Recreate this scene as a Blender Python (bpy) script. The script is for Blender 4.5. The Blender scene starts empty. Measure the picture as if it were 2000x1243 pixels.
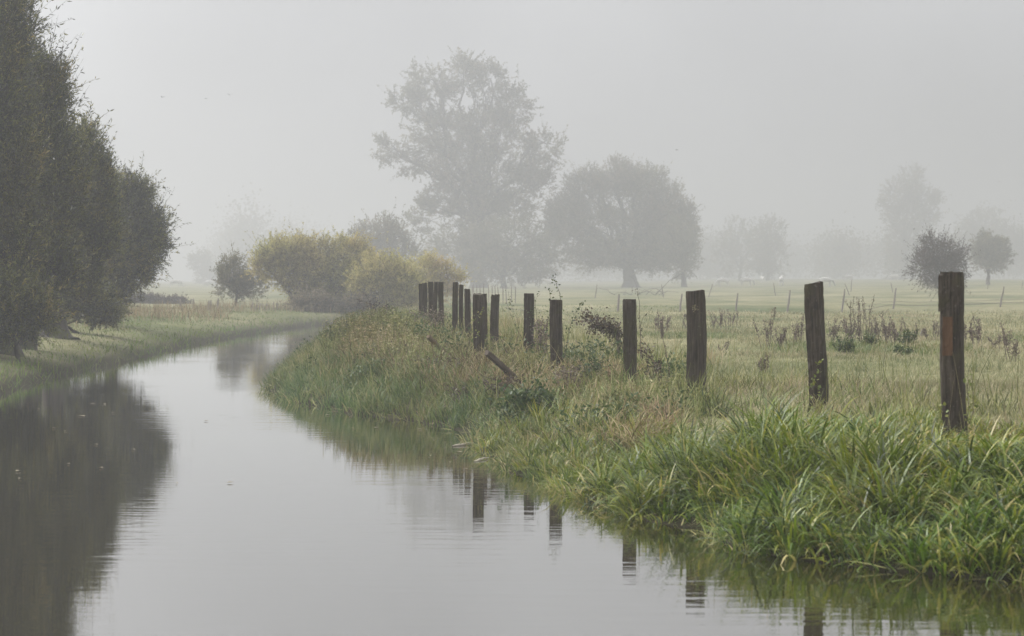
import bpy, bmesh, math
import numpy as np
from mathutils import Vector, Matrix

rng = np.random.default_rng(11)
sc = bpy.context.scene
COL = sc.collection
R = math.radians

# ------------------------------------------------------------------ camera geometry (metres)
F = 3900.0                      # focal length in pixels of the 2000 px wide photograph (70 mm lens)
CAMZ = 1.8
PITCH = math.atan(64.5 / F)
CP, SP = math.cos(PITCH), math.sin(PITCH)


def at(px, py, Y):
    """world point seen at photo pixel (px,py) when it stands Y metres ahead"""
    u, v = (px - 1000) / F, (621.5 - py) / F
    d = (u, CP + v * SP, -SP + v * CP)
    t = Y / d[1]
    return np.array([d[0] * t, Y, CAMZ + d[2] * t])


# ------------------------------------------------------------------ tags and mesh helpers
def tag(o, label=None, cat=None, group=None, kind=None):
    if label: o['label'] = label
    if cat: o['category'] = cat
    if group: o['group'] = group
    if kind: o['kind'] = kind
    return o


def empty(name, loc, label=None, cat=None, group=None, rz=0.0):
    o = bpy.data.objects.new(name, None)
    COL.objects.link(o)
    o.location = [float(c) for c in loc]
    o.rotation_euler = (0, 0, rz)
    return tag(o, label, cat, group)


class Acc:
    """collects quads (with one random value each vertex) and links them as ONE mesh"""
    def __init__(self):
        self.v, self.q, self.r, self.n = [], [], [], 0

    def add(self, v, q, r):
        if len(v) == 0: return
        self.v.append(np.asarray(v, np.float32).reshape(-1, 3))
        self.q.append(np.asarray(q, np.int64).reshape(-1, 4) + self.n)
        self.r.append(np.asarray(r, np.float32).ravel())
        self.n += len(self.v[-1])

    def build(self, name, mat, parent=None, smooth=False, origin=None):
        v = np.concatenate(self.v); q = np.concatenate(self.q); r = np.concatenate(self.r)
        if origin is not None: v = v - np.asarray(origin, np.float32)
        me = bpy.data.meshes.new(name)
        me.vertices.add(len(v)); me.vertices.foreach_set('co', v.ravel())
        nq = len(q)
        me.loops.add(nq * 4); me.loops.foreach_set('vertex_index', q.ravel().astype(np.int32))
        me.polygons.add(nq)
        me.polygons.foreach_set('loop_start', np.arange(0, nq * 4, 4, dtype=np.int32))
        if smooth: me.polygons.foreach_set('use_smooth', np.ones(nq, bool))
        at_ = me.attributes.new('rnd', 'FLOAT', 'POINT'); at_.data.foreach_set('value', r)
        me.update(calc_edges=True)
        me.materials.append(mat)
        o = bpy.data.objects.new(name, me)
        COL.objects.link(o)
        if parent is not None: o.parent = parent
        return o


def unit(a):
    return a / np.maximum(np.linalg.norm(a, axis=-1, keepdims=True), 1e-9)


def blades(acc, base, L, W, az, lean, bend, rnd, segs=4, twist=0.5):
    n = len(base)
    if n == 0: return
    dirx = np.stack([np.cos(az), np.sin(az), np.zeros(n)], 1)
    tw = az + np.pi / 2 + rng.normal(0, twist, n)
    side = np.stack([np.cos(tw), np.sin(tw), rng.normal(0, .15, n)], 1)
    p = np.array(base, float)
    vs = []
    for k in range(segs + 1):
        t = k / segs
        w = W * (0.65 + 0.35 * min(1, t * 3)) * (1 - t ** 2.4) + 0.0006
        vs.append(p - side * (w / 2)[:, None]); vs.append(p + side * (w / 2)[:, None])
        a = np.minimum(lean + bend * (t + .5 / segs) ** 1.4, 2.25)
        p = p + ((L / segs) * np.sin(a))[:, None] * dirx
        p[:, 2] += (L / segs) * np.cos(a)
    v = np.stack(vs, 1)                                    # n, 2(segs+1), 3
    m = 2 * (segs + 1)
    q1 = np.array([[2 * k, 2 * k + 1, 2 * k + 3, 2 * k + 2] for k in range(segs)])
    q = (np.arange(n) * m)[:, None, None] + q1[None]
    acc.add(v, q, np.repeat(rnd, m))


def leaves(acc, p, d, L, W, rnd, jitter=.6):
    """flat pointed leaves: base p, direction d"""
    n = len(p)
    if n == 0: return
    d = unit(d + rng.normal(0, jitter, (n, 3)))
    s = unit(np.cross(d, rng.normal(0, 1, (n, 3))))
    L = np.broadcast_to(L, (n,))[:, None]; W = np.broadcast_to(W, (n,))[:, None]
    mid = p + d * L * .45
    v = np.stack([p, mid - s * W / 2, p + d * L, mid + s * W / 2], 1)
    q = (np.arange(n) * 4)[:, None] + np.arange(4)[None]
    acc.add(v, q, np.repeat(rnd, 4))


def tubes(acc, P, Rd, rnd, sides=4):
    """P (n,k,3) centre lines, Rd (n,k) radii"""
    P = np.asarray(P, float); Rd = np.asarray(Rd, float)
    n, k, _ = P.shape
    T = np.gradient(P, axis=1); T = unit(T)
    ref = np.where(np.abs(T[..., 2:3]) > .9, np.array([1., 0, 0]), np.array([0, 0, 1.]))
    A = unit(np.cross(T, ref)); B = np.cross(T, A)
    ang = np.arange(sides) * 2 * np.pi / sides
    ring = (A[:, :, None] * np.cos(ang)[None, None, :, None] + B[:, :, None] * np.sin(ang)[None, None, :, None])
    v = P[:, :, None] + ring * Rd[:, :, None, None]
    q1 = np.array([[i * sides + j, i * sides + (j + 1) % sides, (i + 1) * sides + (j + 1) % sides, (i + 1) * sides + j]
                   for i in range(k - 1) for j in range(sides)])
    q = (np.arange(n) * k * sides)[:, None, None] + q1[None]
    acc.add(v, q, np.repeat(np.broadcast_to(rnd, (n,)), k * sides))


def curve(a, b, k=6, lift=0., wob=0.05, seed=None):
    """wobbly line from a to b, bowed by lift"""
    a, b = np.asarray(a, float), np.asarray(b, float)
    t = np.linspace(0, 1, k)[:, None]
    ln = np.linalg.norm(b - a)
    p = a * (1 - t) + b * t
    p[:, 2] += lift * np.sin(np.pi * t[:, 0]) * ln
    off = rng.normal(0, wob * ln / k ** .5, (k, 3)); off[0] = 0; off[-1] = 0
    return p + off


# ------------------------------------------------------------------ materials
def new_mat(name):
    m = bpy.data.materials.new(name); m.use_nodes = True
    nt = m.node_tree; nt.nodes.clear()
    return m, nt, nt.nodes, nt.links


def ramp(nd, stops, interp='LINEAR'):
    r = nd.new('ShaderNodeValToRGB'); r.color_ramp.interpolation = interp
    e = r.color_ramp.elements
    while len(e) > 1: e.remove(e[-1])
    for i, (p, c) in enumerate(stops):
        if i == 0: e[0].position = p; el = e[0]
        else: el = e.new(p)
        el.color = (*c, 1)
    return r


def leaf_mat(name, stops, trans=.3, rough=.5, spec=.3, clump=.35, cscale=.8, hue=.025):
    m, nt, nd, lk = new_mat(name)
    out = nd.new('ShaderNodeOutputMaterial')
    a = nd.new('ShaderNodeAttribute'); a.attribute_name = 'rnd'
    geo = nd.new('ShaderNodeNewGeometry')
    nz = nd.new('ShaderNodeTexNoise'); nz.inputs['Scale'].default_value = cscale; nz.inputs['Detail'].default_value = 2
    lk.new(geo.outputs['Position'], nz.inputs['Vector'])
    sub = nd.new('ShaderNodeMath'); sub.operation = 'SUBTRACT'; sub.inputs[1].default_value = .5
    lk.new(nz.outputs[0], sub.inputs[0])
    mad = nd.new('ShaderNodeMath'); mad.operation = 'MULTIPLY_ADD'; mad.inputs[1].default_value = clump * 2
    lk.new(sub.outputs[0], mad.inputs[0]); lk.new(a.outputs['Fac'], mad.inputs[2])
    r = ramp(nd, stops); lk.new(mad.outputs[0], r.inputs[0])
    n2 = nd.new('ShaderNodeTexNoise'); n2.inputs['Scale'].default_value = cscale * .55; n2.inputs['Detail'].default_value = 3
    mp = nd.new('ShaderNodeMapping'); mp.inputs['Location'].default_value = (31, 7, 3); lk.new(geo.outputs['Position'], mp.inputs[0]); lk.new(mp.outputs[0], n2.inputs['Vector'])
    hm = nd.new('ShaderNodeMapRange'); hm.inputs['From Min'].default_value = .3; hm.inputs['From Max'].default_value = .7
    hm.inputs['To Min'].default_value = .5 - hue; hm.inputs['To Max'].default_value = .5 + hue; lk.new(n2.outputs[0], hm.inputs['Value'])
    hv = nd.new('ShaderNodeHueSaturation'); lk.new(hm.outputs[0], hv.inputs['Hue']); lk.new(r.outputs[0], hv.inputs['Color'])
    p = nd.new('ShaderNodeBsdfPrincipled'); p.inputs['Roughness'].default_value = rough
    p.inputs['Specular IOR Level'].default_value = spec
    lk.new(hv.outputs[0], p.inputs['Base Color'])
    t = nd.new('ShaderNodeBsdfTranslucent'); lk.new(hv.outputs[0], t.inputs['Color'])
    mx = nd.new('ShaderNodeMixShader'); mx.inputs[0].default_value = trans
    lk.new(p.outputs[0], mx.inputs[1]); lk.new(t.outputs[0], mx.inputs[2]); lk.new(mx.outputs[0], out.inputs[0])
    return m


def bark_mat(name, c1, c2, scale=6.0, stretch=.15, bump=.6, moss=None):
    m, nt, nd, lk = new_mat(name)
    out = nd.new('ShaderNodeOutputMaterial')
    tc = nd.new('ShaderNodeTexCoord'); mp = nd.new('ShaderNodeMapping'); mp.inputs['Scale'].default_value = (1, 1, stretch)
    lk.new(tc.outputs['Object'], mp.inputs[0])
    nz = nd.new('ShaderNodeTexNoise'); nz.inputs['Scale'].default_value = scale; nz.inputs['Detail'].default_value = 6
    nz.inputs['Roughness'].default_value = .65
    lk.new(mp.outputs[0], nz.inputs['Vector'])
    r = ramp(nd, [(.3, c1), (.7, c2)]); lk.new(nz.outputs[0], r.inputs[0])
    col = r.outputs[0]
    if moss:
        n2 = nd.new('ShaderNodeTexNoise'); n2.inputs['Scale'].default_value = scale * .3; n2.inputs['Detail'].default_value = 4
        lk.new(tc.outputs['Object'], n2.inputs['Vector'])
        rr = ramp(nd, [(.5, (0, 0, 0)), (.66, (1, 1, 1))]); lk.new(n2.outputs[0], rr.inputs[0])
        mx = nd.new('ShaderNodeMix'); mx.data_type = 'RGBA'; mx.inputs[7].default_value = (*moss, 1)
        lk.new(rr.outputs[0], mx.inputs[0]); lk.new(col, mx.inputs[6]); col = mx.outputs[2]
    p = nd.new('ShaderNodeBsdfPrincipled'); p.inputs['Roughness'].default_value = .85
    p.inputs['Specular IOR Level'].default_value = .2
    lk.new(col, p.inputs['Base Color'])
    b = nd.new('ShaderNodeBump'); b.inputs['Strength'].default_value = bump; b.inputs['Distance'].default_value = .02
    lk.new(nz.outputs[0], b.inputs['Height']); lk.new(b.outputs[0], p.inputs['Normal'])
    lk.new(p.outputs[0], out.inputs[0])
    return m


M = {}
M['sedge'] = leaf_mat('sedge_leaf', [(0, (.026, .042, .005)), (.3, (.080, .128, .008)), (.6, (.160, .208, .014)), (.86, (.29, .27, .035)), (1, (.42, .34, .15))], .30, .38, .5, .3, 1.6)
M['bankgrass'] = leaf_mat('bank_grass', [(0, (.05, .08, .022)), (.4, (.11, .155, .04)), (.7, (.19, .21, .07)), (1, (.30, .25, .12))], .3, .5, .3, .4, .7, .035)
M['tangle'] = leaf_mat('weed_tangle', [(0, (.05, .045, .024)), (.3, (.105, .125, .035)), (.6, (.215, .22, .07)), (.85, (.34, .31, .14)), (1, (.40, .33, .20))], .25, .6, .2, .5, .8, .05)
M['meadow'] = leaf_mat('meadow_grass', [(0, (.085, .11, .045)), (.3, (.175, .18, .085)), (.65, (.32, .295, .17)), (1, (.45, .40, .26))], .3, .65, .15, .6, .35, .03)
M['leftgrass'] = leaf_mat('short_bank_grass', [(0, (.03, .052, .008)), (.4, (.078, .132, .013)), (.75, (.135, .19, .02)), (1, (.21, .19, .06))], .25, .55, .2, .5, .3)
M['drytall'] = leaf_mat('dry_tall_weed', [(0, (.08, .055, .032)), (.5, (.23, .175, .09)), (1, (.38, .30, .17))], .15, .7, .15, .3, .5)
M['willow'] = leaf_mat('willow_leaf', [(0, (.010, .012, .003)), (.35, (.034, .042, .005)), (.6, (.09, .096, .010)), (.85, (.17, .16, .02)), (1, (.27, .22, .05))], .25, .4, .5, .45, 1.1)
M['yellowleaf'] = leaf_mat('yellowing_leaf', [(0, (.13, .12, .045)), (.4, (.29, .26, .09)), (.75, (.45, .39, .13)), (1, (.50, .41, .18))], .5, .6, .2, .4, .6)
M['farleaf'] = leaf_mat('far_leaf', [(0, (.07, .07, .04)), (.6, (.17, .155, .09)), (1, (.26, .21, .13))], .48, .6, .2, .3, .2)
M['hawleaf'] = leaf_mat('dark_leaf', [(0, (.035, .028, .023)), (.6, (.08, .062, .05)), (1, (.14, .095, .075))], .25, .6, .2, .2, .6)
M['bramble'] = leaf_mat('bramble_leaf', [(0, (.035, .022, .02)), (.5, (.075, .045, .035)), (.85, (.10, .09, .04)), (1, (.16, .10, .05))], .15, .5, .3, .2, 2)
M['nettle'] = leaf_mat('nettle_leaf', [(0, (.022, .042, .014)), (.6, (.06, .095, .026)), (1, (.13, .15, .05))], .2, .5, .3, .2, 2)
M['vine'] = leaf_mat('vine_leaf', [(0, (.09, .12, .025)), (.6, (.17, .19, .04)), (1, (.27, .25, .07))], .3, .5, .3, .2, 2)
M['dock'] = leaf_mat('dead_stalk', [(0, (.07, .055, .048)), (.5, (.155, .125, .105)), (1, (.28, .225, .175))], .15, .8, .1, .2, 2)
M['fallen'] = leaf_mat('fallen_leaf', [(0, (.16, .12, .06)), (1, (.30, .25, .16))], .1, .6, .3, .2, 5)
M['bark'] = bark_mat('willow_bark', (.016, .013, .010), (.085, .07, .058), 7, .12, 1.0, (.075, .08, .03))
M['farbark'] = bark_mat('far_bark', (.045, .038, .032), (.10, .085, .07), 2, .3, .4)
M['stake'] = bark_mat('weathered_stake', (.11, .095, .08), (.24, .21, .18), 9, .1, .5)
M['driftwood'] = bark_mat('bleached_stick', (.25, .22, .17), (.42, .38, .30), 12, .2, .4)
M['twig'] = bark_mat('dark_twig', (.045, .035, .028), (.10, .08, .06), 14, .2, .4)


def wood_mat():
    m, nt, nd, lk = new_mat('sleeper_wood')
    out = nd.new('ShaderNodeOutputMaterial')
    tc = nd.new('ShaderNodeTexCoord'); oi = nd.new('ShaderNodeObjectInfo')
    off = nd.new('ShaderNodeVectorMath'); off.operation = 'ADD'
    sc_ = nd.new('ShaderNodeMath'); sc_.operation = 'MULTIPLY'; sc_.inputs[1].default_value = 37
    lk.new(oi.outputs['Random'], sc_.inputs[0]); lk.new(sc_.outputs[0], off.inputs[1]); lk.new(tc.outputs['Object'], off.inputs[0])
    mp = nd.new('ShaderNodeMapping'); mp.inputs['Scale'].default_value = (1, 1, .055); lk.new(off.outputs[0], mp.inputs[0])
    g = nd.new('ShaderNodeTexNoise'); g.inputs['Scale'].default_value = 55; g.inputs['Detail'].default_value = 5; g.inputs['Roughness'].default_value = .6
    lk.new(mp.outputs[0], g.inputs['Vector'])
    r = ramp(nd, [(.28, (.012, .009, .006)), (.5, (.042, .032, .023)), (.72, (.088, .072, .054))]); lk.new(g.outputs[0], r.inputs[0])
    # broad patches: greenish algae and pale lichen, dark creosote stain
    b = nd.new('ShaderNodeTexNoise'); b.inputs['Scale'].default_value = 5; b.inputs['Detail'].default_value = 6; b.inputs['Roughness'].default_value = .7
    lk.new(off.outputs[0], b.inputs['Vector'])
    rb = ramp(nd, [(.5, (0, 0, 0)), (.68, (.75, .75, .75))]); lk.new(b.outputs[0], rb.inputs[0])
    mx = nd.new('ShaderNodeMix'); mx.data_type = 'RGBA'; mx.inputs[7].default_value = (.05, .047, .018, 1)
    lk.new(rb.outputs[0], mx.inputs[0]); lk.new(r.outputs[0], mx.inputs[6])
    rd = ramp(nd, [(.28, (.8, .8, .8)), (.42, (0, 0, 0))]); lk.new(b.outputs[0], rd.inputs[0])
    m2 = nd.new('ShaderNodeMix'); m2.data_type = 'RGBA'; m2.inputs[7].default_value = (.014, .011, .008, 1)
    lk.new(rd.outputs[0], m2.inputs[0]); lk.new(mx.outputs[2], m2.inputs[6])
    v = nd.new('ShaderNodeTexNoise'); v.inputs['Scale'].default_value = 38; v.inputs['Detail'].default_value = 3
    lk.new(off.outputs[0], v.inputs['Vector'])
    rv = ramp(nd, [(.64, (0, 0, 0)), (.72, (.6, .6, .6))]); lk.new(v.outputs[0], rv.inputs[0])
    m3 = nd.new('ShaderNodeMix'); m3.data_type = 'RGBA'; m3.inputs[7].default_value = (.12, .113, .09, 1)
    lk.new(rv.outputs[0], m3.inputs[0]); lk.new(m2.outputs[2], m3.inputs[6])
    p = nd.new('ShaderNodeBsdfPrincipled'); p.inputs['Roughness'].default_value = .8; p.inputs['Specular IOR Level'].default_value = .25
    lk.new(m3.outputs[2], p.inputs['Base Color'])
    bp = nd.new('ShaderNodeBump'); bp.inputs['Strength'].default_value = .8; bp.inputs['Distance'].default_value = .008
    lk.new(g.outputs[0], bp.inputs['Height']); lk.new(bp.outputs[0], p.inputs['Normal'])
    lk.new(p.outputs[0], out.inputs[0])
    return m


M['wood'] = wood_mat()
M['freshwood'] = bark_mat('exposed_red_wood', (.055, .030, .016), (.125, .072, .040), 30, .08, .5)
M['mossywood'] = bark_mat('mossy_board', (.10, .075, .05), (.21, .16, .105), 18, .3, .6, (.20, .13, .035))
M['board'] = bark_mat('grey_board', (.055, .043, .033), (.13, .105, .08), 18, .3, .6)
M['hole'] = bark_mat('bolt_hole', (.012, .010, .009), (.02, .016, .013), 8, 1, .1)

# ------------------------------------------------------------------ river outline and terrain
right_bank = [(20, -25), (14, 3), (7, 8.9), (4.2, 11.3), (2.75, 12.3), (1.75, 13.2), (1.3, 14.7), (.81, 15.85), (.37, 18.1), (0, 19.3),
              (-.33, 21.7), (-.75, 25.2), (-1.81, 27.2), (-2.87, 29.5), (-3.85, 33), (-4.28, 35.8), (-4.8, 44.4), (-5.4, 61), (-5.8, 74),
              (-4.6, 81), (0, 85), (12, 88), (30, 92), (70, 98)]
left_bank = [(70, 112), (30, 107), (12, 103), (-2, 99), (-7.2, 95.5), (-8.5, 91), (-9.2, 81.6), (-9.5, 73.9), (-9.67, 65), (-9.4, 54.8),
             (-9.06, 46.5), (-8.95, 38.8), (-8.45, 33), (-8.2, 27), (-8.0, 20), (-8.3, 10), (-9, -25)]


def smooth_line(pts, n=6):
    p = np.array(pts, float)
    p = np.vstack([2 * p[0] - p[1], p, 2 * p[-1] - p[-2]])
    out = []
    for i in range(1, len(p) - 2):
        for k in range(n):
            t = k / n
            a, b, c, d = p[i - 1:i + 3]
            out.append(.5 * ((2 * b) + (c - a) * t + (2 * a - 5 * b + 4 * c - d) * t * t + (3 * b - a - 3 * c + d) * t ** 3))
    out.append(p[-2])
    return np.array(out)


RB = smooth_line(right_bank); LB = smooth_line(left_bank)
wob = np.sin(np.arange(len(RB)) * 2.1) * .06 + np.sin(np.arange(len(RB)) * .9 + 1) * .07
RB[:, 0] += wob
LB[:, 0] += np.sin(np.arange(len(LB)) * 1.7) * .08
POLY = np.vstack([RB, LB])

GX0, GX1, GY0, GY1, GS = -45., 65., -20., 130., .2
gx = np.arange(GX0, GX1 + GS, GS); gy = np.arange(GY0, GY1 + GS, GS)
GXX, GYY = np.meshgrid(gx, gy, indexing='ij')
dist = np.full(GXX.shape, 1e9); inside = np.zeros(GXX.shape, bool)
for i in range(len(POLY)):
    a = POLY[i]; b = POLY[(i + 1) % len(POLY)]
    ab = b - a; l2 = ab @ ab + 1e-9
    t = np.clip(((GXX - a[0]) * ab[0] + (GYY - a[1]) * ab[1]) / l2, 0, 1)
    np.minimum(dist, np.hypot(GXX - a[0] - t * ab[0], GYY - a[1] - t * ab[1]), out=dist)
    c = ((a[1] > GYY) != (b[1] > GYY)) & (GXX < (b[0] - a[0]) * (GYY - a[1]) / (b[1] - a[1] + 1e-12) + a[0])
    inside ^= c
SD = np.where(inside, -dist, dist)


def sdist(x, y):
    """metres from the waterline, positive on land"""
    x = np.asarray(x, float); y = np.asarray(y, float)
    fx = np.clip((x - GX0) / GS, 0, len(gx) - 1.001); fy = np.clip((y - GY0) / GS, 0, len(gy) - 1.001)
    i = fx.astype(int); j = fy.astype(int); u = fx - i; w = fy - j
    s = SD[i, j] * (1 - u) * (1 - w) + SD[i + 1, j] * u * (1 - w) + SD[i, j + 1] * (1 - u) * w + SD[i + 1, j + 1] * u * w
    out = np.maximum(np.maximum(GX0 - x, x - GX1), np.maximum(GY0 - y, y - GY1))
    return np.where(out > 0, 12 + out * .2 + 0 * s, s)


def sstep(t):
    t = np.clip(t, 0, 1); return t * t * (3 - 2 * t)


def is_right(x, y):
    return (np.asarray(x) > -6.8) & (np.asarray(y) < 93 + .1 * np.maximum(np.asarray(x), 0))


def height(x, y):
    x = np.asarray(x, float); y = np.asarray(y, float)
    s = sdist(x, y); r = is_right(x, y)
    sp = np.maximum(s, 0)
    near_ = sstep((27 - y) / 7)
    hr = .03 * sstep(sp / .12) + near_ * .63 * (.35 * (1 - np.exp(-sp / 1.8)) / .83 + .65 * sstep(sp / 3.1)) + (1 - near_) * .63 * (1 - np.exp(-sp / .85))
    hl = .10 * sstep(sp / .2) + .52 * (1 - np.exp(-sp / 1.7))
    h = np.where(r, hr, hl)
    h = h + np.where(r, .24 * np.exp(-((x + 2.4) / 1.8) ** 2 - ((y - 37) / 8.5) ** 2) * sstep(sp / 1.3), 0)
    far = np.maximum(y - 150, 0)
    h = h + .0038 * np.minimum(far, 700) * sstep(sp / 10)
    h = h + sstep((y - 125) / 80) * .016 * np.clip(x - 15, 0, 70)
    h = h + sstep(sp / 2) * (.025 * np.sin(x * 1.3 + .7 * y) + .02 * np.sin(.53 * y - .8 * x + 2) + .03 * np.sin(.21 * x + .17 * y))
    return np.where(s < 0, -.55 * (1 - np.exp(s / .9)), h)


def axis(dense0, dense1, step, far0, far1, grow=1.12):
    a = list(np.arange(dense0, dense1 + 1e-6, step)); d = step; v = a[-1]
    while v < far1: d *= grow; v += d; a.append(v)
    d = step; v = a[0]; pre = []
    while v > far0: d *= grow; v -= d; pre.append(v)
    return np.array(pre[::-1] + a)


tx = axis(-13, 9, .22, -1500, 1500); ty = axis(9, 62, .25, -150, 1700, 1.045)
TX, TY = np.meshgrid(tx, ty, indexing='ij')
TZ = height(TX, TY)
acc = Acc()
nx, ny = len(tx), len(ty)
ii, jj = np.meshgrid(np.arange(nx - 1), np.arange(ny - 1), indexing='ij')
b0 = (ii * ny + jj).ravel()
acc.add(np.stack([TX, TY, TZ], -1).reshape(-1, 3), np.stack([b0, b0 + ny, b0 + ny + 1, b0 + 1], 1), rng.random(nx * ny))


def ground_mat():
    m, nt, nd, lk = new_mat('meadow_soil')
    out = nd.new('ShaderNodeOutputMaterial'); geo = nd.new('ShaderNodeNewGeometry')

    def noise(scale, det=4, stretch=(1, 1, 1)):
        mp = nd.new('ShaderNodeMapping'); mp.inputs['Scale'].default_value = stretch
        lk.new(geo.outputs['Position'], mp.inputs[0])
        n = nd.new('ShaderNodeTexNoise'); n.inputs['Scale'].default_value = scale; n.inputs['Detail'].default_value = det
        n.inputs['Roughness'].default_value = .65
        lk.new(mp.outputs[0], n.inputs['Vector']); return n.outputs[0]
    n1 = noise(.12, 5, (1, .6, 1)); n2 = noise(2.2, 6); n3 = noise(14, 4)
    r1 = ramp(nd, [(.36, (.095, .115, .045)), (.5, (.20, .19, .10)), (.68, (.31, .275, .165))]); lk.new(n1, r1.inputs[0])
    r2 = ramp(nd, [(.3, (.55, .6, .5)), (.6, (1, 1, 1)), (.8, (1.2, 1.15, 1.0))]); lk.new(n2, r2.inputs[0])
    r3 = ramp(nd, [(.3, (.6, .6, .6)), (.65, (1.1, 1.1, 1.1))]); lk.new(n3, r3.inputs[0])
    mx = nd.new('ShaderNodeMix'); mx.data_type = 'RGBA'; mx.blend_type = 'MULTIPLY'; mx.inputs[0].default_value = 1
    lk.new(r1.outputs[0], mx.inputs[6]); lk.new(r2.outputs[0], mx.inputs[7])
    mz = nd.new('ShaderNodeMix'); mz.data_type = 'RGBA'; mz.blend_type = 'MULTIPLY'; mz.inputs[0].default_value = 1
    lk.new(mx.outputs[2], mz.inputs[6]); lk.new(r3.outputs[0], mz.inputs[7])
    # wet mud close to and under the water
    sep = nd.new('ShaderNodeSeparateXYZ'); lk.new(geo.outputs['Position'], sep.inputs[0])
    rm = nd.new('ShaderNodeMapRange'); rm.inputs['From Min'].default_value = .10; rm.inputs['From Max'].default_value = .42
    lk.new(sep.outputs['Z'], rm.inputs['Value'])
    mm = nd.new('ShaderNodeMix'); mm.data_type = 'RGBA'; mm.inputs[6].default_value = (.035, .032, .018, 1)
    lk.new(rm.outputs[0], mm.inputs[0]); lk.new(mz.outputs[2], mm.inputs[7])
    p = nd.new('ShaderNodeBsdfPrincipled'); p.inputs['Roughness'].default_value = .95; p.inputs['Specular IOR Level'].default_value = .05
    lk.new(mm.outputs[2], p.inputs['Base Color'])
    bp = nd.new('ShaderNodeBump'); bp.inputs['Strength'].default_value = .7; bp.inputs['Distance'].default_value = .06
    lk.new(n2, bp.inputs['Height']); lk.new(bp.outputs[0], p.inputs['Normal'])
    lk.new(p.outputs[0], out.inputs[0])
    return m


tag(acc.build('ground', ground_mat(), smooth=True), 'flat misty river meadow and its banks', kind='structure')


def water_mat():
    m, nt, nd, lk = new_mat('still_river_water')
    out = nd.new('ShaderNodeOutputMaterial'); geo = nd.new('ShaderNodeNewGeometry')
    mp = nd.new('ShaderNodeMapping'); mp.inputs['Scale'].default_value = (.55, 2.6, 1); lk.new(geo.outputs['Position'], mp.inputs[0])
    n1 = nd.new('ShaderNodeTexNoise'); n1.inputs['Scale'].default_value = 2.4; n1.inputs['Detail'].default_value = 3
    lk.new(mp.outputs[0], n1.inputs['Vector'])
    # breeze patches: calm here, finely rippled there
    n2 = nd.new('ShaderNodeTexNoise'); n2.inputs['Scale'].default_value = .22; n2.inputs['Detail'].default_value = 2
    mp2 = nd.new('ShaderNodeMapping'); mp2.inputs['Scale'].default_value = (.6, 1.2, 1); lk.new(geo.outputs['Position'], mp2.inputs[0])
    lk.new(mp2.outputs[0], n2.inputs['Vector'])
    r2 = ramp(nd, [(.38, (.25, .25, .25)), (.62, (1, 1, 1))]); lk.new(n2.outputs[0], r2.inputs[0])
    mul = nd.new('ShaderNodeMath'); mul.operation = 'MULTIPLY'; lk.new(n1.outputs[0], mul.inputs[0]); lk.new(r2.outputs[0], mul.inputs[1])
    bp = nd.new('ShaderNodeBump'); bp.inputs['Strength'].default_value = .24; bp.inputs['Distance'].default_value = .010
    lk.new(mul.outputs[0], bp.inputs['Height'])
    gl = nd.new('ShaderNodeBsdfGlossy'); gl.inputs['Roughness'].default_value = .018; gl.inputs['Color'].default_value = (.96, .96, .96, 1)
    lk.new(bp.outputs[0], gl.inputs['Normal'])
    df = nd.new('ShaderNodeBsdfDiffuse'); df.inputs['Color'].default_value = (.022, .018, .008, 1)
    lw = nd.new('ShaderNodeFresnel'); lw.inputs['IOR'].default_value = 1.33
    mr = nd.new('ShaderNodeMapRange'); mr.inputs['From Min'].default_value = 0; mr.inputs['From Max'].default_value = .75
    mr.inputs['To Min'].default_value = .29; mr.inputs['To Max'].default_value = .96
    lk.new(lw.outputs[0], mr.inputs['Value'])
    mx = nd.new('ShaderNodeMixShader'); lk.new(mr.outputs[0], mx.inputs[0])
    lk.new(df.outputs[0], mx.inputs[1]); lk.new(gl.outputs[0], mx.inputs[2]); lk.new(mx.outputs[0], out.inputs[0])
    return m


acc = Acc()
acc.add([(-42, -40, 0), (62, -40, 0), (62, 120, 0), (-42, 120, 0)], [[0, 1, 2, 3]], [0, 0, 0, 0])
tag(acc.build('river_water', water_mat()), 'smooth grey river reflecting the misty sky', kind='structure')


# ------------------------------------------------------------------ grass and ground cover (uncountable: stuff)
def on_ground(x, y, dz=-.01):
    return np.stack([x, y, height(x, y) + dz], 1)


def tussocks(n_c, per, xr, yr, smin, smax, spread, side=True, rad_bias=0.0):
    """clump centres inside a strip along the waterline, then blades round each"""
    x = rng.uniform(*xr, n_c * 6); y = rng.uniform(*yr, n_c * 6)
    s = sdist(x, y); k = (s > smin) & (s < smax) & (is_right(x, y) == side)
    x, y = x[k][:n_c], y[k][:n_c]
    per_ = np.maximum(3, rng.poisson(per, len(x)))
    cx = np.repeat(x, per_); cy = np.repeat(y, per_); cid = np.repeat(np.arange(len(x)), per_)
    a = rng.uniform(0, 2 * np.pi, len(cx)); rr = np.abs(rng.normal(0, spread, len(cx)))
    return cx + rr * np.cos(a), cy + rr * np.sin(a), a, rr / spread, cid, len(x)


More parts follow.
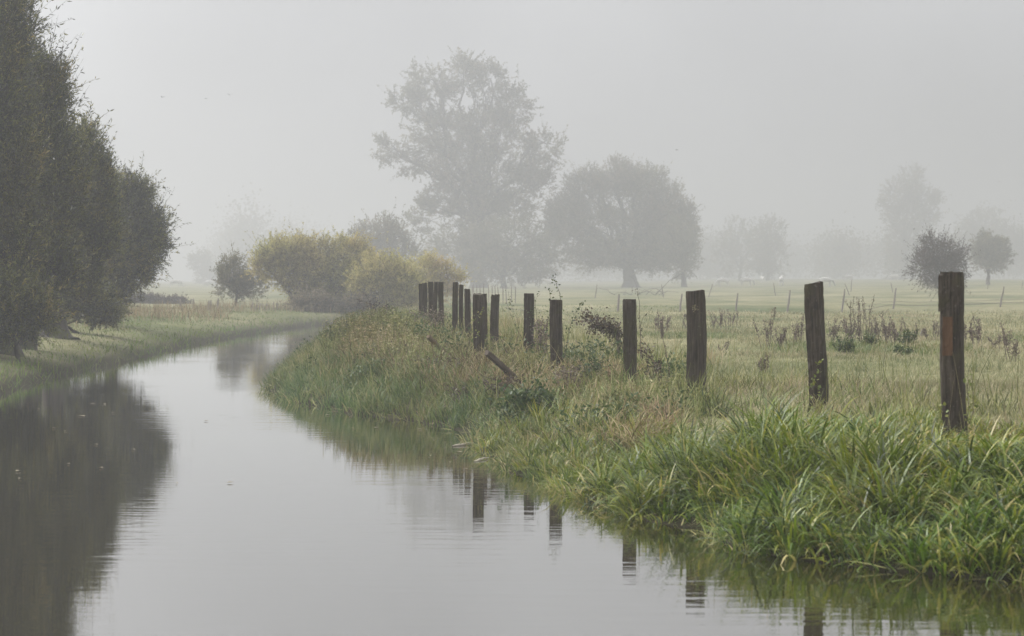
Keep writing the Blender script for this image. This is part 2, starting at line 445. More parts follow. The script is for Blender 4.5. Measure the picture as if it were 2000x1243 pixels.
def clump_grass(acc, n_c, per, xr, yr, smin, smax, spread, L, W, lean, bend, segs, rndf, side=True, edge=0.0):
    x, y, a, rr, cid, m = tussocks(n_c, per, xr, yr, smin, smax, spread, side)
    n = len(x)
    cs = (.6 + .9 * rng.beta(1.6, 2.4, m))[cid]; cr = rng.normal(0, .18, m)[cid]
    ln = rng.uniform(*L, n) * cs
    ln = ln * np.where(y < 17.5, 1 - .5 * sstep((x - 2.15) / .5) * sstep((sdist(x, y) - .6) / .8), 1)
    if edge: ln = ln * (.5 + .5 * sstep((sdist(x, y) - .0) / edge))
    le = rng.uniform(*lean, n) * (.4 + .6 * np.minimum(rr, 1.6)); be = rng.uniform(*bend, n)
    az = a + rng.normal(0, .5, n)
    blades(acc, np.stack([x, y, np.maximum(height(x, y), -.06) - .01], 1), ln, rng.uniform(*W, n), az, le, be,
           np.clip(rndf(n) + cr, 0, 1), segs)


beta = lambda a, b: (lambda n: rng.beta(a, b, n))

# 1. tall bright sedge on the near bank
acc = Acc()
clump_grass(acc, 900, 34, (.2, 6.5), (9.5, 17), .06, 2.1, .10, (.36, .70), (.010, .024), (.15, .9), (.8, 2.3), 7, beta(1.7, 1.9), edge=1.5)
clump_grass(acc, 330, 30, (-.4, 4), (15, 22.5), .04, 1.3, .10, (.18, .36), (.008, .016), (.1, .8), (.5, 1.8), 5, beta(2.2, 2.4), edge=.9)
clump_grass(acc, 330, 26, (1.5, 6.5), (11, 17.5), 1.7, 3.0, .12, (.14, .32), (.007, .014), (.1, .7), (.4, 1.6), 5, beta(2.8, 2.2))
clump_grass(acc, 520, 22, (.1, 7.5), (9, 22), -.05, .35, .07, (.12, .26), (.007, .014), (.3, 1.2), (.4, 1.6), 4, beta(2.2, 2.2))
# taller tussocks behind, where the photo has its highest blades
for cx, cy in [(1.85, 15.2), (2.05, 15.0), (2.25, 15.3), (1.65, 15.6), (2.5, 14.7), (1.95, 15.7), (1.4, 16.1), (2.7, 14.4)]:
    n = 70
    a = rng.uniform(0, 6.28, n); rr = np.abs(rng.normal(0, .09, n))
    x, y = cx + rr * np.cos(a), cy + rr * np.sin(a)
    blades(acc, on_ground(x, y), rng.uniform(.42, .72, n), rng.uniform(.012, .021, n), a + rng.normal(0, .4, n), rng.uniform(.05, .5, n),
           rng.uniform(.3, 1.9, n), np.clip(rng.beta(2, 3, n), 0, 1), 7)
tag(acc.build('sedge_grass', M['sedge']), 'tall bright green sedge crowding the near river bank', kind='stuff')

# 2. green grass of the bank point that reaches into the river
acc = Acc()
clump_grass(acc, 1100, 20, (-5.4, 0), (25, 48), -.05, 1.3, .10, (.14, .32), (.008, .016), (.1, .6), (.3, 1.5), 4, beta(1.8, 3.0))
clump_grass(acc, 420, 22, (-2.2, 1.2), (18.2, 28), -.04, 1.6, .09, (.12, .30), (.007, .014), (.2, .9), (.3, 1.5), 4, beta(2, 2.4))
clump_grass(acc, 420, 18, (-6.6, 0), (46, 84), -.1, 2.5, .16, (.25, .5), (.014, .026), (.1, .6), (.3, 1.4), 3, beta(2, 2.5))
n = 900
x = rng.uniform(2.5, 16, n * 5); y = rng.uniform(29, 47, n * 5)
k = (np.sin(x * 1.1 + .4 * y) + .8 * np.sin(y * .63 - x * .35 + 1) > .55) & (sdist(x, y) > 3); x, y = x[k][:n], y[k][:n]; n = len(x)
cx = np.repeat(x, 16) + rng.normal(0, .13, n * 16); cy = np.repeat(y, 16) + rng.normal(0, .13, n * 16); n = len(cx)
blades(acc, on_ground(cx, cy), rng.uniform(.07, .2, n), rng.uniform(.008, .014, n), rng.uniform(0, 6.28, n), rng.uniform(.1, .8, n), rng.uniform(.2, 1.3, n), rng.beta(2, 2.6, n), 3)
tag(acc.build('waterside_grass', M['bankgrass']), 'fine green grass on the low point reaching into the river', kind='stuff')

# 3. tangle of old weeds along the post row
acc = Acc()
clump_grass(acc, 1500, 16, (-5, 2.2), (20, 48), .4, 3.4, .14, (.16, .42), (.006, .013), (.05, .7), (.2, 1.7), 4, beta(2.2, 2))
clump_grass(acc, 700, 14, (-5, 3), (28, 60), 1.2, 6, .15, (.14, .36), (.007, .013), (.05, .4), (.1, 1.0), 4, beta(3.6, 2))
clump_grass(acc, 420, 16, (-.5, 5.5), (14, 24), 1.2, 4.2, .13, (.08, .24), (.006, .012), (.1, .7), (.2, 1.5), 4, beta(2.6, 2))
# upright leafy herb stems
n = 3000
x = rng.uniform(-4.5, 2.4, n * 5); y = rng.uniform(21, 46, n * 5); s = sdist(x, y)
k = (s > .9) & (s < 4.4) & is_right(x, y) & (x < 2.2 - (y - 21) * .09); x, y = x[k][:n], y[k][:n]; n = len(x)
base = on_ground(x, y); hh = rng.uniform(.2, .62, n) * (1 - .62 * sstep((x + 1.9 + .05 * (y - 30)) / 1.2)); az = rng.uniform(0, 6.28, n); lean = rng.uniform(0, .45, n)
top = base + np.stack([np.cos(az) * np.sin(lean), np.sin(az) * np.sin(lean), np.cos(lean)], 1) * hh[:, None]
mid = (base + top) / 2 + rng.normal(0, .02, (n, 3))
rr_ = np.clip(.25 + .6 * rng.beta(2, 2, n) + .25 * np.sin(x * 1.9 + y) , 0, 1)
tubes(acc, np.stack([base, mid, top], 1), np.tile([.004, .0035, .002], (n, 1)), rr_ * .6, 3)
per = 13
t = rng.uniform(.25, 1, (n, per))
pp = base[:, None] * (1 - t[..., None]) + top[:, None] * t[..., None]
dd = rng.normal(0, 1, (n, per, 3)); dd[..., 2] = rng.uniform(-.3, .6, (n, per))
leaves(acc, pp.reshape(-1, 3), unit(dd.reshape(-1, 3)), rng.uniform(.03, .075, n * per), rng.uniform(.010, .024, n * per),
       np.repeat(rr_, per) + rng.normal(0, .1, n * per), .3)
n = 2600
x = rng.uniform(-5, 6, n * 8); y = rng.uniform(10, 40, n * 8); s = sdist(x, y)
k = (s > -.12) & (s < .35) & is_right(x, y); x, y = x[k][:n], y[k][:n]; n = len(x)
blades(acc, np.stack([x, y, np.maximum(height(x, y), .0) + .015], 1), rng.uniform(.12, .38, n), rng.uniform(.006, .013, n), rng.uniform(0, 6.28, n), rng.uniform(1.1, 1.5, n), rng.uniform(0, .35, n), rng.beta(4, 2, n), 4)
n = 2200
x = rng.uniform(-5, 5, n * 5); y = rng.uniform(15, 60, n * 5); s = sdist(x, y)
k = (s > .7) & (s < 5) & is_right(x, y); x, y = x[k][:n], y[k][:n]; n = len(x)
blades(acc, on_ground(x, y), rng.uniform(.25, .75, n), rng.uniform(.003, .007, n), rng.uniform(0, 6.28, n), rng.uniform(.05, .5, n), rng.uniform(0, .6, n), rng.beta(3, 2, n), 5)
tag(acc.build('weed_undergrowth', M['tangle']), 'brown and olive tangle of old weeds round the post row', kind='stuff')

acc = Acc()
clump_grass(acc, 170, 26, (-2.9, .1), (26.5, 35), .5, 3.2, .14, (.25, .5), (.007, .013), (.1, .8), (.6, 2.3), 6, beta(2, 2))
clump_grass(acc, 160, 22, (-.6, 1.6), (19, 27), .8, 2.6, .12, (.2, .42), (.006, .012), (.1, .8), (.6, 2.3), 6, beta(2.5, 1.8))
tag(acc.build('dead_grass', M['drytall']), 'arching brown dead grass in patches on the bank', kind='stuff')
acc = Acc(); n = 420
x = rng.uniform(-5, 2, n * 6); y = rng.uniform(20, 48, n * 6); s = sdist(x, y)
k = (s > .35) & (s < 3.5) & is_right(x, y) & (np.sin(x * 2.1 + y * .9) + np.sin(y * 1.7 - x) > .75); x, y = x[k][:n], y[k][:n]; n = len(x)
pl = rng.integers(24, 46, n); b = np.repeat(on_ground(x, y, 0), pl, 0); m = len(b)
hgt = np.repeat(rng.uniform(.15, .42, n), pl)
leaves(acc, b + np.column_stack([rng.normal(0, .10, m), rng.normal(0, .10, m), rng.random(m) ** .7 * hgt]), rng.normal(0, 1, (m, 3)) + [0, 0, .2], rng.uniform(.04, .09, m), rng.uniform(.018, .035, m),
       np.clip(np.repeat(rng.random(n), pl) * .6 + rng.random(m) * .4, 0, 1), .3)
tag(acc.build('leafy_weeds', M['nettle']), 'dark green leafy weeds scattered over the bank', kind='stuff')

# 4. grazed pale meadow
acc = Acc()


def meadow(n, d0, d1, L, W, pw=1.0):
    u = rng.random(n)
    d = (d0 ** (-pw) + u * (d1 ** (-pw) - d0 ** (-pw))) ** (-1 / pw)
    az = rng.uniform(R(-6), R(20), n)
    x, y = d * np.sin(az), d * np.cos(az)
    s = sdist(x, y); k = (s > 2.2) & is_right(x, y) & (rng.random(n) < .45 + .55 * sstep((s - 2.2) / 2))
    x, y, d = x[k], y[k], d[k]; n = len(x)
    patch = .5 + .5 * np.sin(x * .9 + 1.3 * np.sin(y * .37)) * np.sin(y * .75 + x * .3)
    sc_ = rng.uniform(*L, n) * (.6 + .8 * patch)
    blades(acc, on_ground(x, y), sc_, W[0] + W[1] * d, rng.uniform(0, 6.28, n), rng.uniform(.1, .9, n), rng.uniform(.1, 1.3, n),
           np.clip(rng.beta(2.4, 2, n), 0, 1), 3)


meadow(130000, 14, 60, (.05, .14), (.003, .00016))
meadow(70000, 40, 170, (.07, .17), (.004, .00022))
n = 420
d = 15 * (95 / 15) ** rng.random(n); az = rng.uniform(R(-3), R(19), n); x, y = d * np.sin(az), d * np.cos(az)
k = (sdist(x, y) > 3) & is_right(x, y); x, y, d = x[k], y[k], d[k]; n = len(x)
cx = np.repeat(x, 26) + rng.normal(0, .07, n * 26); cy = np.repeat(y, 26) + rng.normal(0, .07, n * 26); dd_ = np.repeat(d, 26); hh_ = np.repeat(rng.uniform(.5, 1.3, n), 26)
blades(acc, on_ground(cx, cy), rng.uniform(.12, .28, n * 26) * hh_, .005 + .00016 * dd_, rng.uniform(0, 6.28, n * 26), rng.uniform(.1, .8, n * 26), rng.uniform(.3, 1.6, n * 26), np.clip(np.repeat(rng.random(n), 26) * .6 + rng.random(n * 26) * .4, 0, 1), 4)
tag(acc.build('meadow_grass', M['meadow']), 'short pale autumn grass of the grazed meadow', kind='stuff')

# 5. grass on the far bank under the willows
acc = Acc()
n = 110000
y = rng.uniform(27, 112, n); y = 27 * (112 / 27) ** rng.random(n); x = rng.uniform(-26, 10, n)
s = sdist(x, y); k = (s > -.05) & (s < 14) & ~is_right(x, y) & (x > -y * .30) & (rng.random(n) < np.where(s < 5, 1, .45)); x, y, s = x[k], y[k], s[k]; n = len(x)
ln = rng.uniform(.05, .15, n) * np.where(s < .6, 2.3, 1)
blades(acc, np.stack([x, y, np.maximum(height(x, y), -.03) - .01], 1), ln, .006 + .00016 * y, rng.uniform(0, 6.28, n), rng.uniform(.1, .9, n), rng.uniform(.1, 1.2, n),
       np.clip(rng.beta(2, 2.6, n) + .12 * sstep((s - 2) / 2) * sstep((52 - y) / 12), 0, 1), 3)
tag(acc.build('bank_grass', M['leftgrass']), 'mown green grass on the bank below the willows', kind='stuff')

# 6. dry tall weeds on the far bank
acc = Acc()
n = 15000
y = rng.uniform(58, 112, n); x = rng.uniform(-28, -4, n); s = sdist(x, y)
edge = 2.3 + .8 * np.sin(y * .31)
k = (s > edge) & (s < 9) & ~is_right(x, y); x, y = x[k], y[k]; n = len(x)
blades(acc, on_ground(x, y), rng.uniform(.25, .62, n), rng.uniform(.010, .024, n), rng.uniform(0, 6.28, n), rng.uniform(0, .5, n), rng.uniform(0, .9, n), rng.beta(2, 2, n), 3)
tag(acc.build('tall_weeds', M['drytall']), 'dry straw coloured weeds standing on the far river bank', kind='stuff')


# ------------------------------------------------------------------ trees
def ell(px, py, rx, ry, Y, dy=0.0, depth=None):
    """crown lobe given where the photo shows it, as a real ellipsoid Y+dy metres away"""
    D = Y + dy
    c = at(px, py, D)
    k = D / F
    return c, np.array([rx * k, (depth if depth else (rx + ry) * .5) * k if depth is None or depth > 3 else depth, ry * k])


def tree(name, label, cat, Y, base_px, lobes, trunk_r, leaf, n_twig, per, twig_len, leaf_L, leaf_W, leafmat, barkmat, group=None,
         up=.35, droop=0., clumps=16, fork=.35, shell=.6, twig_r=.006, flare=1.5, lean_fork=0.0, base_dy=0., jit=.55, sub=10, zfloor=.15, cspread=.23, bias=0., shoots=.08):
    X = (base_px - 1000) / F * Y
    gz = float(height(X, Y + base_dy))
    base = np.array([X, Y + base_dy, gz - .15])
    root = empty(name, (X, Y + base_dy, gz), label, cat, group)
    L = [ell(*l[:4], Y, *(l[4:])) for l in lobes]
    L = [(c, np.maximum(r - .42 * twig_len, r * .45)) for c, r in L]
    vol = np.array([r[0] * r[2] for c, r in L]); wts = vol / vol.sum()
    zt = max(c[2] + r[2] for c, r in L); zl = min(c[2] for c, r in L)
    br = Acc(); lf = Acc()
    cm = sum(c * w for (c, r), w in zip(L, wts))
    fz = gz + (cm[2] - gz) * fork
    fk = np.array([X + (cm[0] - X) * .35 + lean_fork, Y + base_dy + (cm[1] - Y - base_dy) * .3, fz])
    k = 9
    tp = curve(base, fk, k, 0, .05)
    tt = np.linspace(0, 1, k)
    rad = trunk_r * (1 - .25 * tt) * (1 + (flare - 1) * np.exp(-tt * 7))
    tubes(br, tp[None], rad[None], .5, 10)
    for c, r in L:
        top = c + np.array([0, 0, r[2] * .3])
        p = curve(fk, top, 7, .08, .10)
        r0 = trunk_r * (.30 + .35 * min(1, r[2] / (zt - gz) * 2.5))
        tubes(br, p[None], np.linspace(r0, r0 * .22, 7)[None], .5, 6)
        for s_ in range(sub):
            d = unit(rng.normal(0, 1, 3)); d[2] = abs(d[2]) * .8 + .1 if rng.random() < .75 else d[2]
            q = curve(p[rng.integers(2, 7)], c + d * r * .85, 5, .05, .10)
            tubes(br, q[None], np.linspace(r0 * .25, r0 * .05, 5)[None], .5, 4)
    for (c, r), w in zip(L, wts):
        m = int(n_twig * w)
        nc = max(4, int(clumps * w * len(L)))
        cd = unit(rng.normal(0, 1, (nc, 3)))
        cr = (shell + (1 - shell) * rng.random(nc))[:, None] * rng.uniform(.75, 1.05, (nc, 1))
        cc = cd * cr
        inner = rng.random(m) < .20
        pos = cc[rng.integers(0, nc, m)] + rng.normal(0, cspread, (m, 3))
        pos[inner] = rng.normal(0, .42, (inner.sum(), 3))
        rn = np.linalg.norm(pos, axis=1, keepdims=True); pos = np.where(rn > 1.12, pos / rn * 1.12, pos)
        P = c + pos * r
        P[:, 2] = np.maximum(P[:, 2], gz + zfloor + rng.random(m) * .25)
        d = unit(unit(pos) * .8 + np.array([0, 0, up]) + rng.normal(0, .35, (m, 3)))
        ln = twig_len * rng.uniform(.5, 1.3, m) * np.where(rng.random(m) < shoots, rng.uniform(1.3, 2.2, m), 1)
        P1 = P + d * (ln * .5)[:, None]
        P2 = P + d * ln[:, None]; P2[:, 2] -= droop * ln
        P2[:, 2] = np.maximum(P2[:, 2], gz + .1)
        tubes(br, np.stack([P, P1, P2], 1), np.tile([twig_r, twig_r * .7, twig_r * .3], (m, 1)), .5, 3)
        t = rng.uniform(0, 1, (m, per))[..., None]
        pp = (P[:, None] * (1 - t) ** 2 + 2 * P1[:, None] * t * (1 - t) + P2[:, None] * t ** 2).reshape(-1, 3)
        pp = pp + rng.normal(0, .15 * leaf_L, pp.shape)
        dd = np.repeat(d, per, 0) * .7; dd[:, 2] -= droop * .5
        tw = np.clip(rng.beta(2.2, 2.2, m) + bias, 0, 1)
        leaves(lf, pp, dd, rng.uniform(.6, 1.25, m * per) * leaf_L, rng.uniform(.7, 1.2, m * per) * leaf_W,
               np.clip(np.repeat(tw, per) + rng.normal(0, .12, m * per), 0, 1), jit)
    o = np.array([X, Y + base_dy, gz])
    br.build('trunk', barkmat, root, True, o)
    lf.build('crown', leafmat, root, False, o)
    return root


# --- the row of willows on the near side of the far bank
WG = 'willows in the row along the river bank'
tree('willow_tree', 'tallest dark willow, its crown cut by the picture edge, first of the row', 'tree', 41, 12,
     [(-40, 60, 110, 130), (-110, 200, 130, 150), (-10, 190, 75, 130), (15, 330, 85, 110), (-70, 420, 120, 130), (30, 470, 60, 90), (-10, 570, 70, 60), (-60, 600, 60, 50), (40, 590, 40, 50)],
     .27, None, 7600, 17, .62, .115, .026, M['willow'], M['bark'], WG, up=1.15, shoots=.14, clumps=30, flare=1.5, fork=.3, zfloor=.1)
tree('willow_tree', 'dark willow with tall loose upright shoots, second in the river bank row', 'tree', 44, 52,
     [(75, 170, 52, 70), (112, 180, 22, 62), (70, 280, 70, 90), (95, 380, 75, 100), (60, 480, 70, 90), (95, 540, 60, 60), (60, 600, 50, 46)],
     .20, None, 5800, 17, .55, .11, .025, M['willow'], M['bark'], WG, up=1.15, shoots=.14, clumps=26, flare=1.6, fork=.3, zfloor=.1)
tree('willow_tree', 'olive willow with a gnarled flaring trunk, third in the river bank row', 'tree', 50, 108,
     [(165, 300, 42, 52), (140, 340, 60, 80), (185, 380, 45, 70), (150, 440, 70, 80), (195, 460, 42, 70), (130, 530, 60, 50), (180, 540, 38, 42), (165, 585, 36, 30)],
     .33, None, 5600, 17, .5, .11, .026, M['willow'], M['bark'], WG, up=1.15, shoots=.14, clumps=26, flare=2.0, lean_fork=-.3, fork=.34, zfloor=.25, bias=.06)
tree('willow_tree', 'rounded grey green willow leaning over the water, last of the river bank row', 'tree', 61, 207,
     [(262, 392, 36, 52), (240, 410, 45, 60), (288, 450, 36, 50), (250, 480, 60, 60), (300, 490, 30, 36), (225, 520, 45, 55), (262, 540, 38, 34), (215, 570, 32, 34), (215, 605, 40, 26)],
     .20, None, 4600, 17, .55, .115, .028, M['willow'], M['bark'], WG, up=.5, clumps=26, flare=1.6, fork=.3, zfloor=.6)
tree('willow_bush', 'low olive scrub growing at the foot of the willow trunks', 'bush', 54, 168,
     [(160, 590, 40, 40), (192, 590, 32, 44), (215, 612, 34, 22), (120, 600, 44, 34), (60, 600, 50, 40), (-10, 600, 60, 44), (-80, 590, 60, 50)],
     .05, None, 4200, 15, .30, .10, .028, M['willow'], M['bark'], None, up=.5, clumps=14, fork=.3, zfloor=.05)

tree('willow_bush', 'leafy suckers round the feet of the first two willows', 'bush', 39.6, 40,
     [(-30, 630, 60, 40), (40, 622, 50, 44), (90, 612, 30, 40), (0, 590, 60, 50)],
     .05, None, 2300, 16, .4, .10, .026, M['willow'], M['bark'], None, up=.4, clumps=18, fork=.3, zfloor=.05)

# --- shrubs and small trees at the river bend
tree('small_tree', 'small grey shrubby tree standing alone beside the yellowing shrubs', 'tree', 108, 460,
     [(455, 535, 30, 34), (440, 560, 22, 26), (470, 560, 24, 30), (428, 528, 12, 14), (500, 560, 22, 28), (498, 535, 16, 18)],
     .09, None, 800, 13, .6, .13, .05, M['farleaf'], M['farbark'], None, up=.5, clumps=16, cspread=.26)
SG = 'shrubs along the river bend'
tree('shrub', 'yellowing shrub with arching bare stems at the bend of the river', 'bush', 100, 575,
     [(545, 500, 50, 34), (515, 520, 26, 34), (570, 490, 45, 28), (600, 530, 40, 40), (560, 540, 36, 34)],
     .12, None, 1900, 15, .6, .13, .045, M['yellowleaf'], M['farbark'], SG, up=.55, clumps=18, fork=.2, bias=.1)
tree('shrub', 'broad golden shrub in the middle of the river bend', 'bush', 101, 645,
     [(620, 495, 52, 34), (680, 500, 50, 36), (640, 540, 62, 44), (690, 555, 48, 44), (610, 580, 40, 32), (660, 590, 46, 26)],
     .12, None, 2700, 15, .6, .13, .048, M['yellowleaf'], M['farbark'], SG, up=.55, clumps=18, fork=.25, bias=.02)
tree('shrub', 'olive shrub behind the dead weeds and the farthest posts', 'bush', 98, 755,
     [(740, 530, 45, 36), (790, 550, 45, 40), (725, 570, 46, 38), (775, 590, 50, 30)],
     .10, None, 1900, 15, .6, .13, .048, M['yellowleaf'], M['farbark'], SG, up=.5, clumps=18, fork=.25, bias=.12)
tree('shrub', 'pale loose shrub rising behind the farthest wooden posts', 'bush', 112, 845,
     [(830, 530, 40, 28), (870, 545, 36, 30), (845, 570, 50, 30)],
     .10, None, 1000, 13, .6, .14, .05, M['yellowleaf'], M['farbark'], SG, up=.6, clumps=16, fork=.25, bias=.25)
tree('shrub', 'low dark shrub at the waterline of the river bend', 'bush', 97, 610,
     [(600, 595, 44, 22), (650, 602, 36, 18), (700, 600, 40, 22)],
     .06, None, 1000, 14, .45, .12, .045, M['farleaf'], M['farbark'], SG, up=.4, clumps=14, fork=.2, zfloor=.02)

# --- trees across the meadow
tree('round_tree', 'dome shaped misty tree rising behind the golden shrubs', 'tree', 240, 745,
     [(735, 460, 52, 38), (775, 470, 40, 36), (710, 490, 40, 40), (790, 510, 50, 44), (735, 520, 55, 45)],
     .35, None, 1600, 16, 1.1, .28, .12, M['farleaf'], M['farbark'], None, up=.4, clumps=18)
tree('big_tree', 'huge spreading tree towering over everything else in the mist', 'tree', 330, 935,
     [(905, 150, 42, 42), (845, 168, 55, 48), (795, 200, 38, 36), (958, 165, 38, 45), (1002, 212, 44, 42), (868, 250, 82, 58), (965, 262, 78, 58),
      (768, 292, 42, 30), (800, 320, 34, 30), (1062, 290, 38, 44), (1030, 335, 52, 42), (892, 335, 70, 48), (975, 350, 66, 50), (930, 420, 64, 52),
      (1005, 410, 48, 38), (858, 395, 40, 34), (826, 418, 34, 36), (1058, 370, 30, 30), (930, 480, 50, 40)],
     1.25, None, 4200, 18, 1.7, .46, .22, M['farleaf'], M['farbark'], None, up=.25, clumps=15, fork=.5, flare=1.5, twig_r=.02, sub=9, cspread=.155)
tree('misty_tree', 'pale drooping tree tucked against the huge tree on its meadow side', 'tree', 320, 985,
     [(1000, 470, 70, 48), (1050, 500, 50, 48), (940, 500, 60, 48), (890, 490, 56, 50), (1075, 520, 30, 30), (990, 530, 90, 32)],
     .5, None, 1800, 16, 1.6, .42, .2, M['farleaf'], M['farbark'], None, up=.3, clumps=16)
tree('pollard_willow', 'wide umbrella shaped willow with a thick short trunk in the meadow', 'tree', 330, 1232,
     [(1203, 352, 44, 38), (1148, 368, 46, 40), (1255, 366, 48, 42), (1105, 420, 44, 50), (1300, 405, 50, 50), (1170, 430, 40, 34), (1250, 440, 58, 44),
      (1332, 440, 34, 44), (1120, 470, 48, 36), (1200, 490, 55, 34), (1295, 485, 54, 42), (1150, 515, 46, 20), (1280, 520, 50, 20), (1090, 440, 28, 38), (1330, 485, 28, 26)],
     1.3, None, 7400, 18, 1.5, .38, .14, M['farleaf'], M['farbark'], None, up=.55, clumps=24, fork=.28, flare=1.5, twig_r=.012, sub=8, cspread=.25, bias=.05)
tree('misty_tree', 'slim pale willow standing just behind the umbrella shaped willow', 'tree', 320, 1336,
     [(1325, 470, 30, 46), (1345, 500, 22, 46), (1320, 515, 30, 30)],
     .45, None, 700, 16, 1.3, .36, .13, M['farleaf'], M['farbark'], None, up=.3, clumps=14, fork=.5)
tree('misty_tree', 'faint round tree beside its twin beyond the white cattle', 'tree', 560, 1445,
     [(1440, 465, 46, 38), (1460, 500, 56, 40), (1420, 505, 34, 36), (1475, 480, 34, 38)],
     .5, None, 900, 15, 1.7, .5, .22, M['farleaf'], M['farbark'], 'twin trees beyond the cattle', up=.3, clumps=16, fork=.4)
tree('misty_tree', 'faint twin tree nearer the open meadow beyond the cattle', 'tree', 540, 1500,
     [(1497, 462, 40, 36), (1510, 500, 36, 42), (1485, 515, 30, 28)],
     .5, None, 900, 15, 1.7, .5, .22, M['farleaf'], M['farbark'], 'twin trees beyond the cattle', up=.3, clumps=16, fork=.4)
tree('misty_tree', 'tall faint tree fading into mist behind the thorn bush', 'tree', 560, 1765,
     [(1783, 355, 28, 30), (1755, 385, 36, 34), (1800, 390, 36, 34), (1775, 425, 48, 40), (1758, 470, 34, 42), (1755, 520, 30, 40), (1820, 420, 20, 18)],
     .6, None, 1700, 16, 2.0, .55, .28, M['farleaf'], M['farbark'], None, up=.25, clumps=14, fork=.5)
tree('thorn_bush', 'dark thorny bush behind the tallest near post', 'bush', 128, 1842,
     [(1830, 500, 48, 40), (1800, 520, 34, 36), (1868, 515, 32, 36), (1835, 530, 50, 34), (1820, 475, 26, 24), (1850, 550, 40, 22)],
     .14, None, 1900, 11, .6, .11, .045, M['hawleaf'], M['farbark'], None, up=.25, clumps=20, fork=.3, cspread=.2, shell=.5, shoots=.3)
tree('round_tree', 'small egg shaped tree with a slanting trunk beyond the thorn bush', 'tree', 265, 1929,
     [(1925, 480, 26, 30), (1945, 495, 30, 32), (1915, 500, 20, 30), (1938, 515, 34, 20)],
     .28, None, 1300, 16, .8, .26, .11, M['farleaf'], M['farbark'], None, up=.3, clumps=20, fork=.3)
tree('misty_tree', 'very faint tall bush dissolving in mist across the river meadow', 'tree', 560, 398,
     [(395, 515, 24, 24), (402, 540, 22, 20)],
     .4, None, 500, 14, 1.8, .5, .25, M['farleaf'], M['farbark'], None, up=.3, clumps=12)
tree('misty_tree', 'faint spreading tree behind the egg shaped tree', 'tree', 640, 1930,
     [(1925, 440, 60, 30), (1985, 470, 40, 30), (1900, 470, 40, 34), (1940, 490, 70, 34)],
     .6, None, 1400, 14, 2.2, .7, .35, M['farleaf'], M['farbark'], None, up=.3, clumps=12)
# far woods that read as one mass
acc = Acc()
for i in range(70):
    px = rng.uniform(430, 2350); Y = rng.uniform(650, 900)
    hgt = rng.uniform(12, 19) * (1.5 if px < 720 or px > 1900 else 1.0)
    c = np.array([(px - 1000) / F * Y, Y, float(height((px - 1000) / F * Y, Y)) + hgt * .5])
    m = 1500
    pos = rng.normal(0, .42, (m, 3)) * np.array([8, 7, hgt * .5])
    leaves(acc, c + pos, rng.normal(0, 1, (m, 3)), 1.3, .8, rng.beta(2, 2, m))
tag(acc.build('far_woods', M['farleaf']), 'belt of far woods nearly lost in the mist', kind='stuff')


# ------------------------------------------------------------------ posts
def box_mesh(name, a, b, h, mat, parent=None, wear=.006, seg=(5, 4, 26), slant=0.0, taper=0.0, chips=.5):
    """upright worn timber a x b x h with ragged edges; base at z=0"""
    nx_, ny_, nz_ = seg
    ring = []
    for i in range(nx_): ring.append((-.5 + i / nx_, -.5))
    for i in range(ny_): ring.append((.5, -.5 + i / ny_))
    for i in range(nx_): ring.append((.5 - i / nx_, .5))
    for i in range(ny_): ring.append((-.5, .5 - i / ny_))
    ring = np.array(ring)
    rc = (np.abs(ring[:, 0]) > .49) & (np.abs(ring[:, 1]) > .49)
    m = len(ring); V = []; q = []
    crack = rng.integers(0, m); crack2 = rng.integers(0, m)
    ph = rng.uniform(0, 6, 4)
    for k in range(nz_ + 1):
        z = h * k / nz_
        s = 1 - taper * k / nz_
        xy = ring * np.array([a, b]) * s
        o = rng.normal(0, wear * .35, (m, 2))
        xy = xy * (1 - np.where(rc, .05 + .05 * rng.random(m) * chips, 0))[:, None]
        xy[crack] *= .90; xy[crack2] *= .93 if z > h * .45 else 1
        xy[:, 0] += .006 * math.sin(z * 5 + ph[0]); xy[:, 1] += .006 * math.sin(z * 4 + ph[1])
        zz = np.full(m, z)
        if k == nz_: zz = zz + ring[:, 0] * slant + ring[:, 1] * rng.normal(0, .012) + rng.normal(0, wear * .9, m); xy *= .965
        V.append(np.column_stack([xy + o, zz]))
        if k:
            for j in range(m):
                q.append([(k - 1) * m + j, (k - 1) * m + (j + 1) % m, k * m + (j + 1) % m, k * m + j])
    V = np.vstack(V)
    me = bpy.data.meshes.new(name)
    faces = [tuple(f) for f in q] + [tuple(range(nz_ * m, (nz_ + 1) * m))] + [tuple(reversed(range(m)))]
    me.from_pydata([tuple(v) for v in V], [], faces)
    me.materials.append(mat); me.update()
    o = bpy.data.objects.new(name, me); COL.objects.link(o)
    if parent is not None: o.parent = parent
    return o


PG = 'row of old timber fence posts along the river'
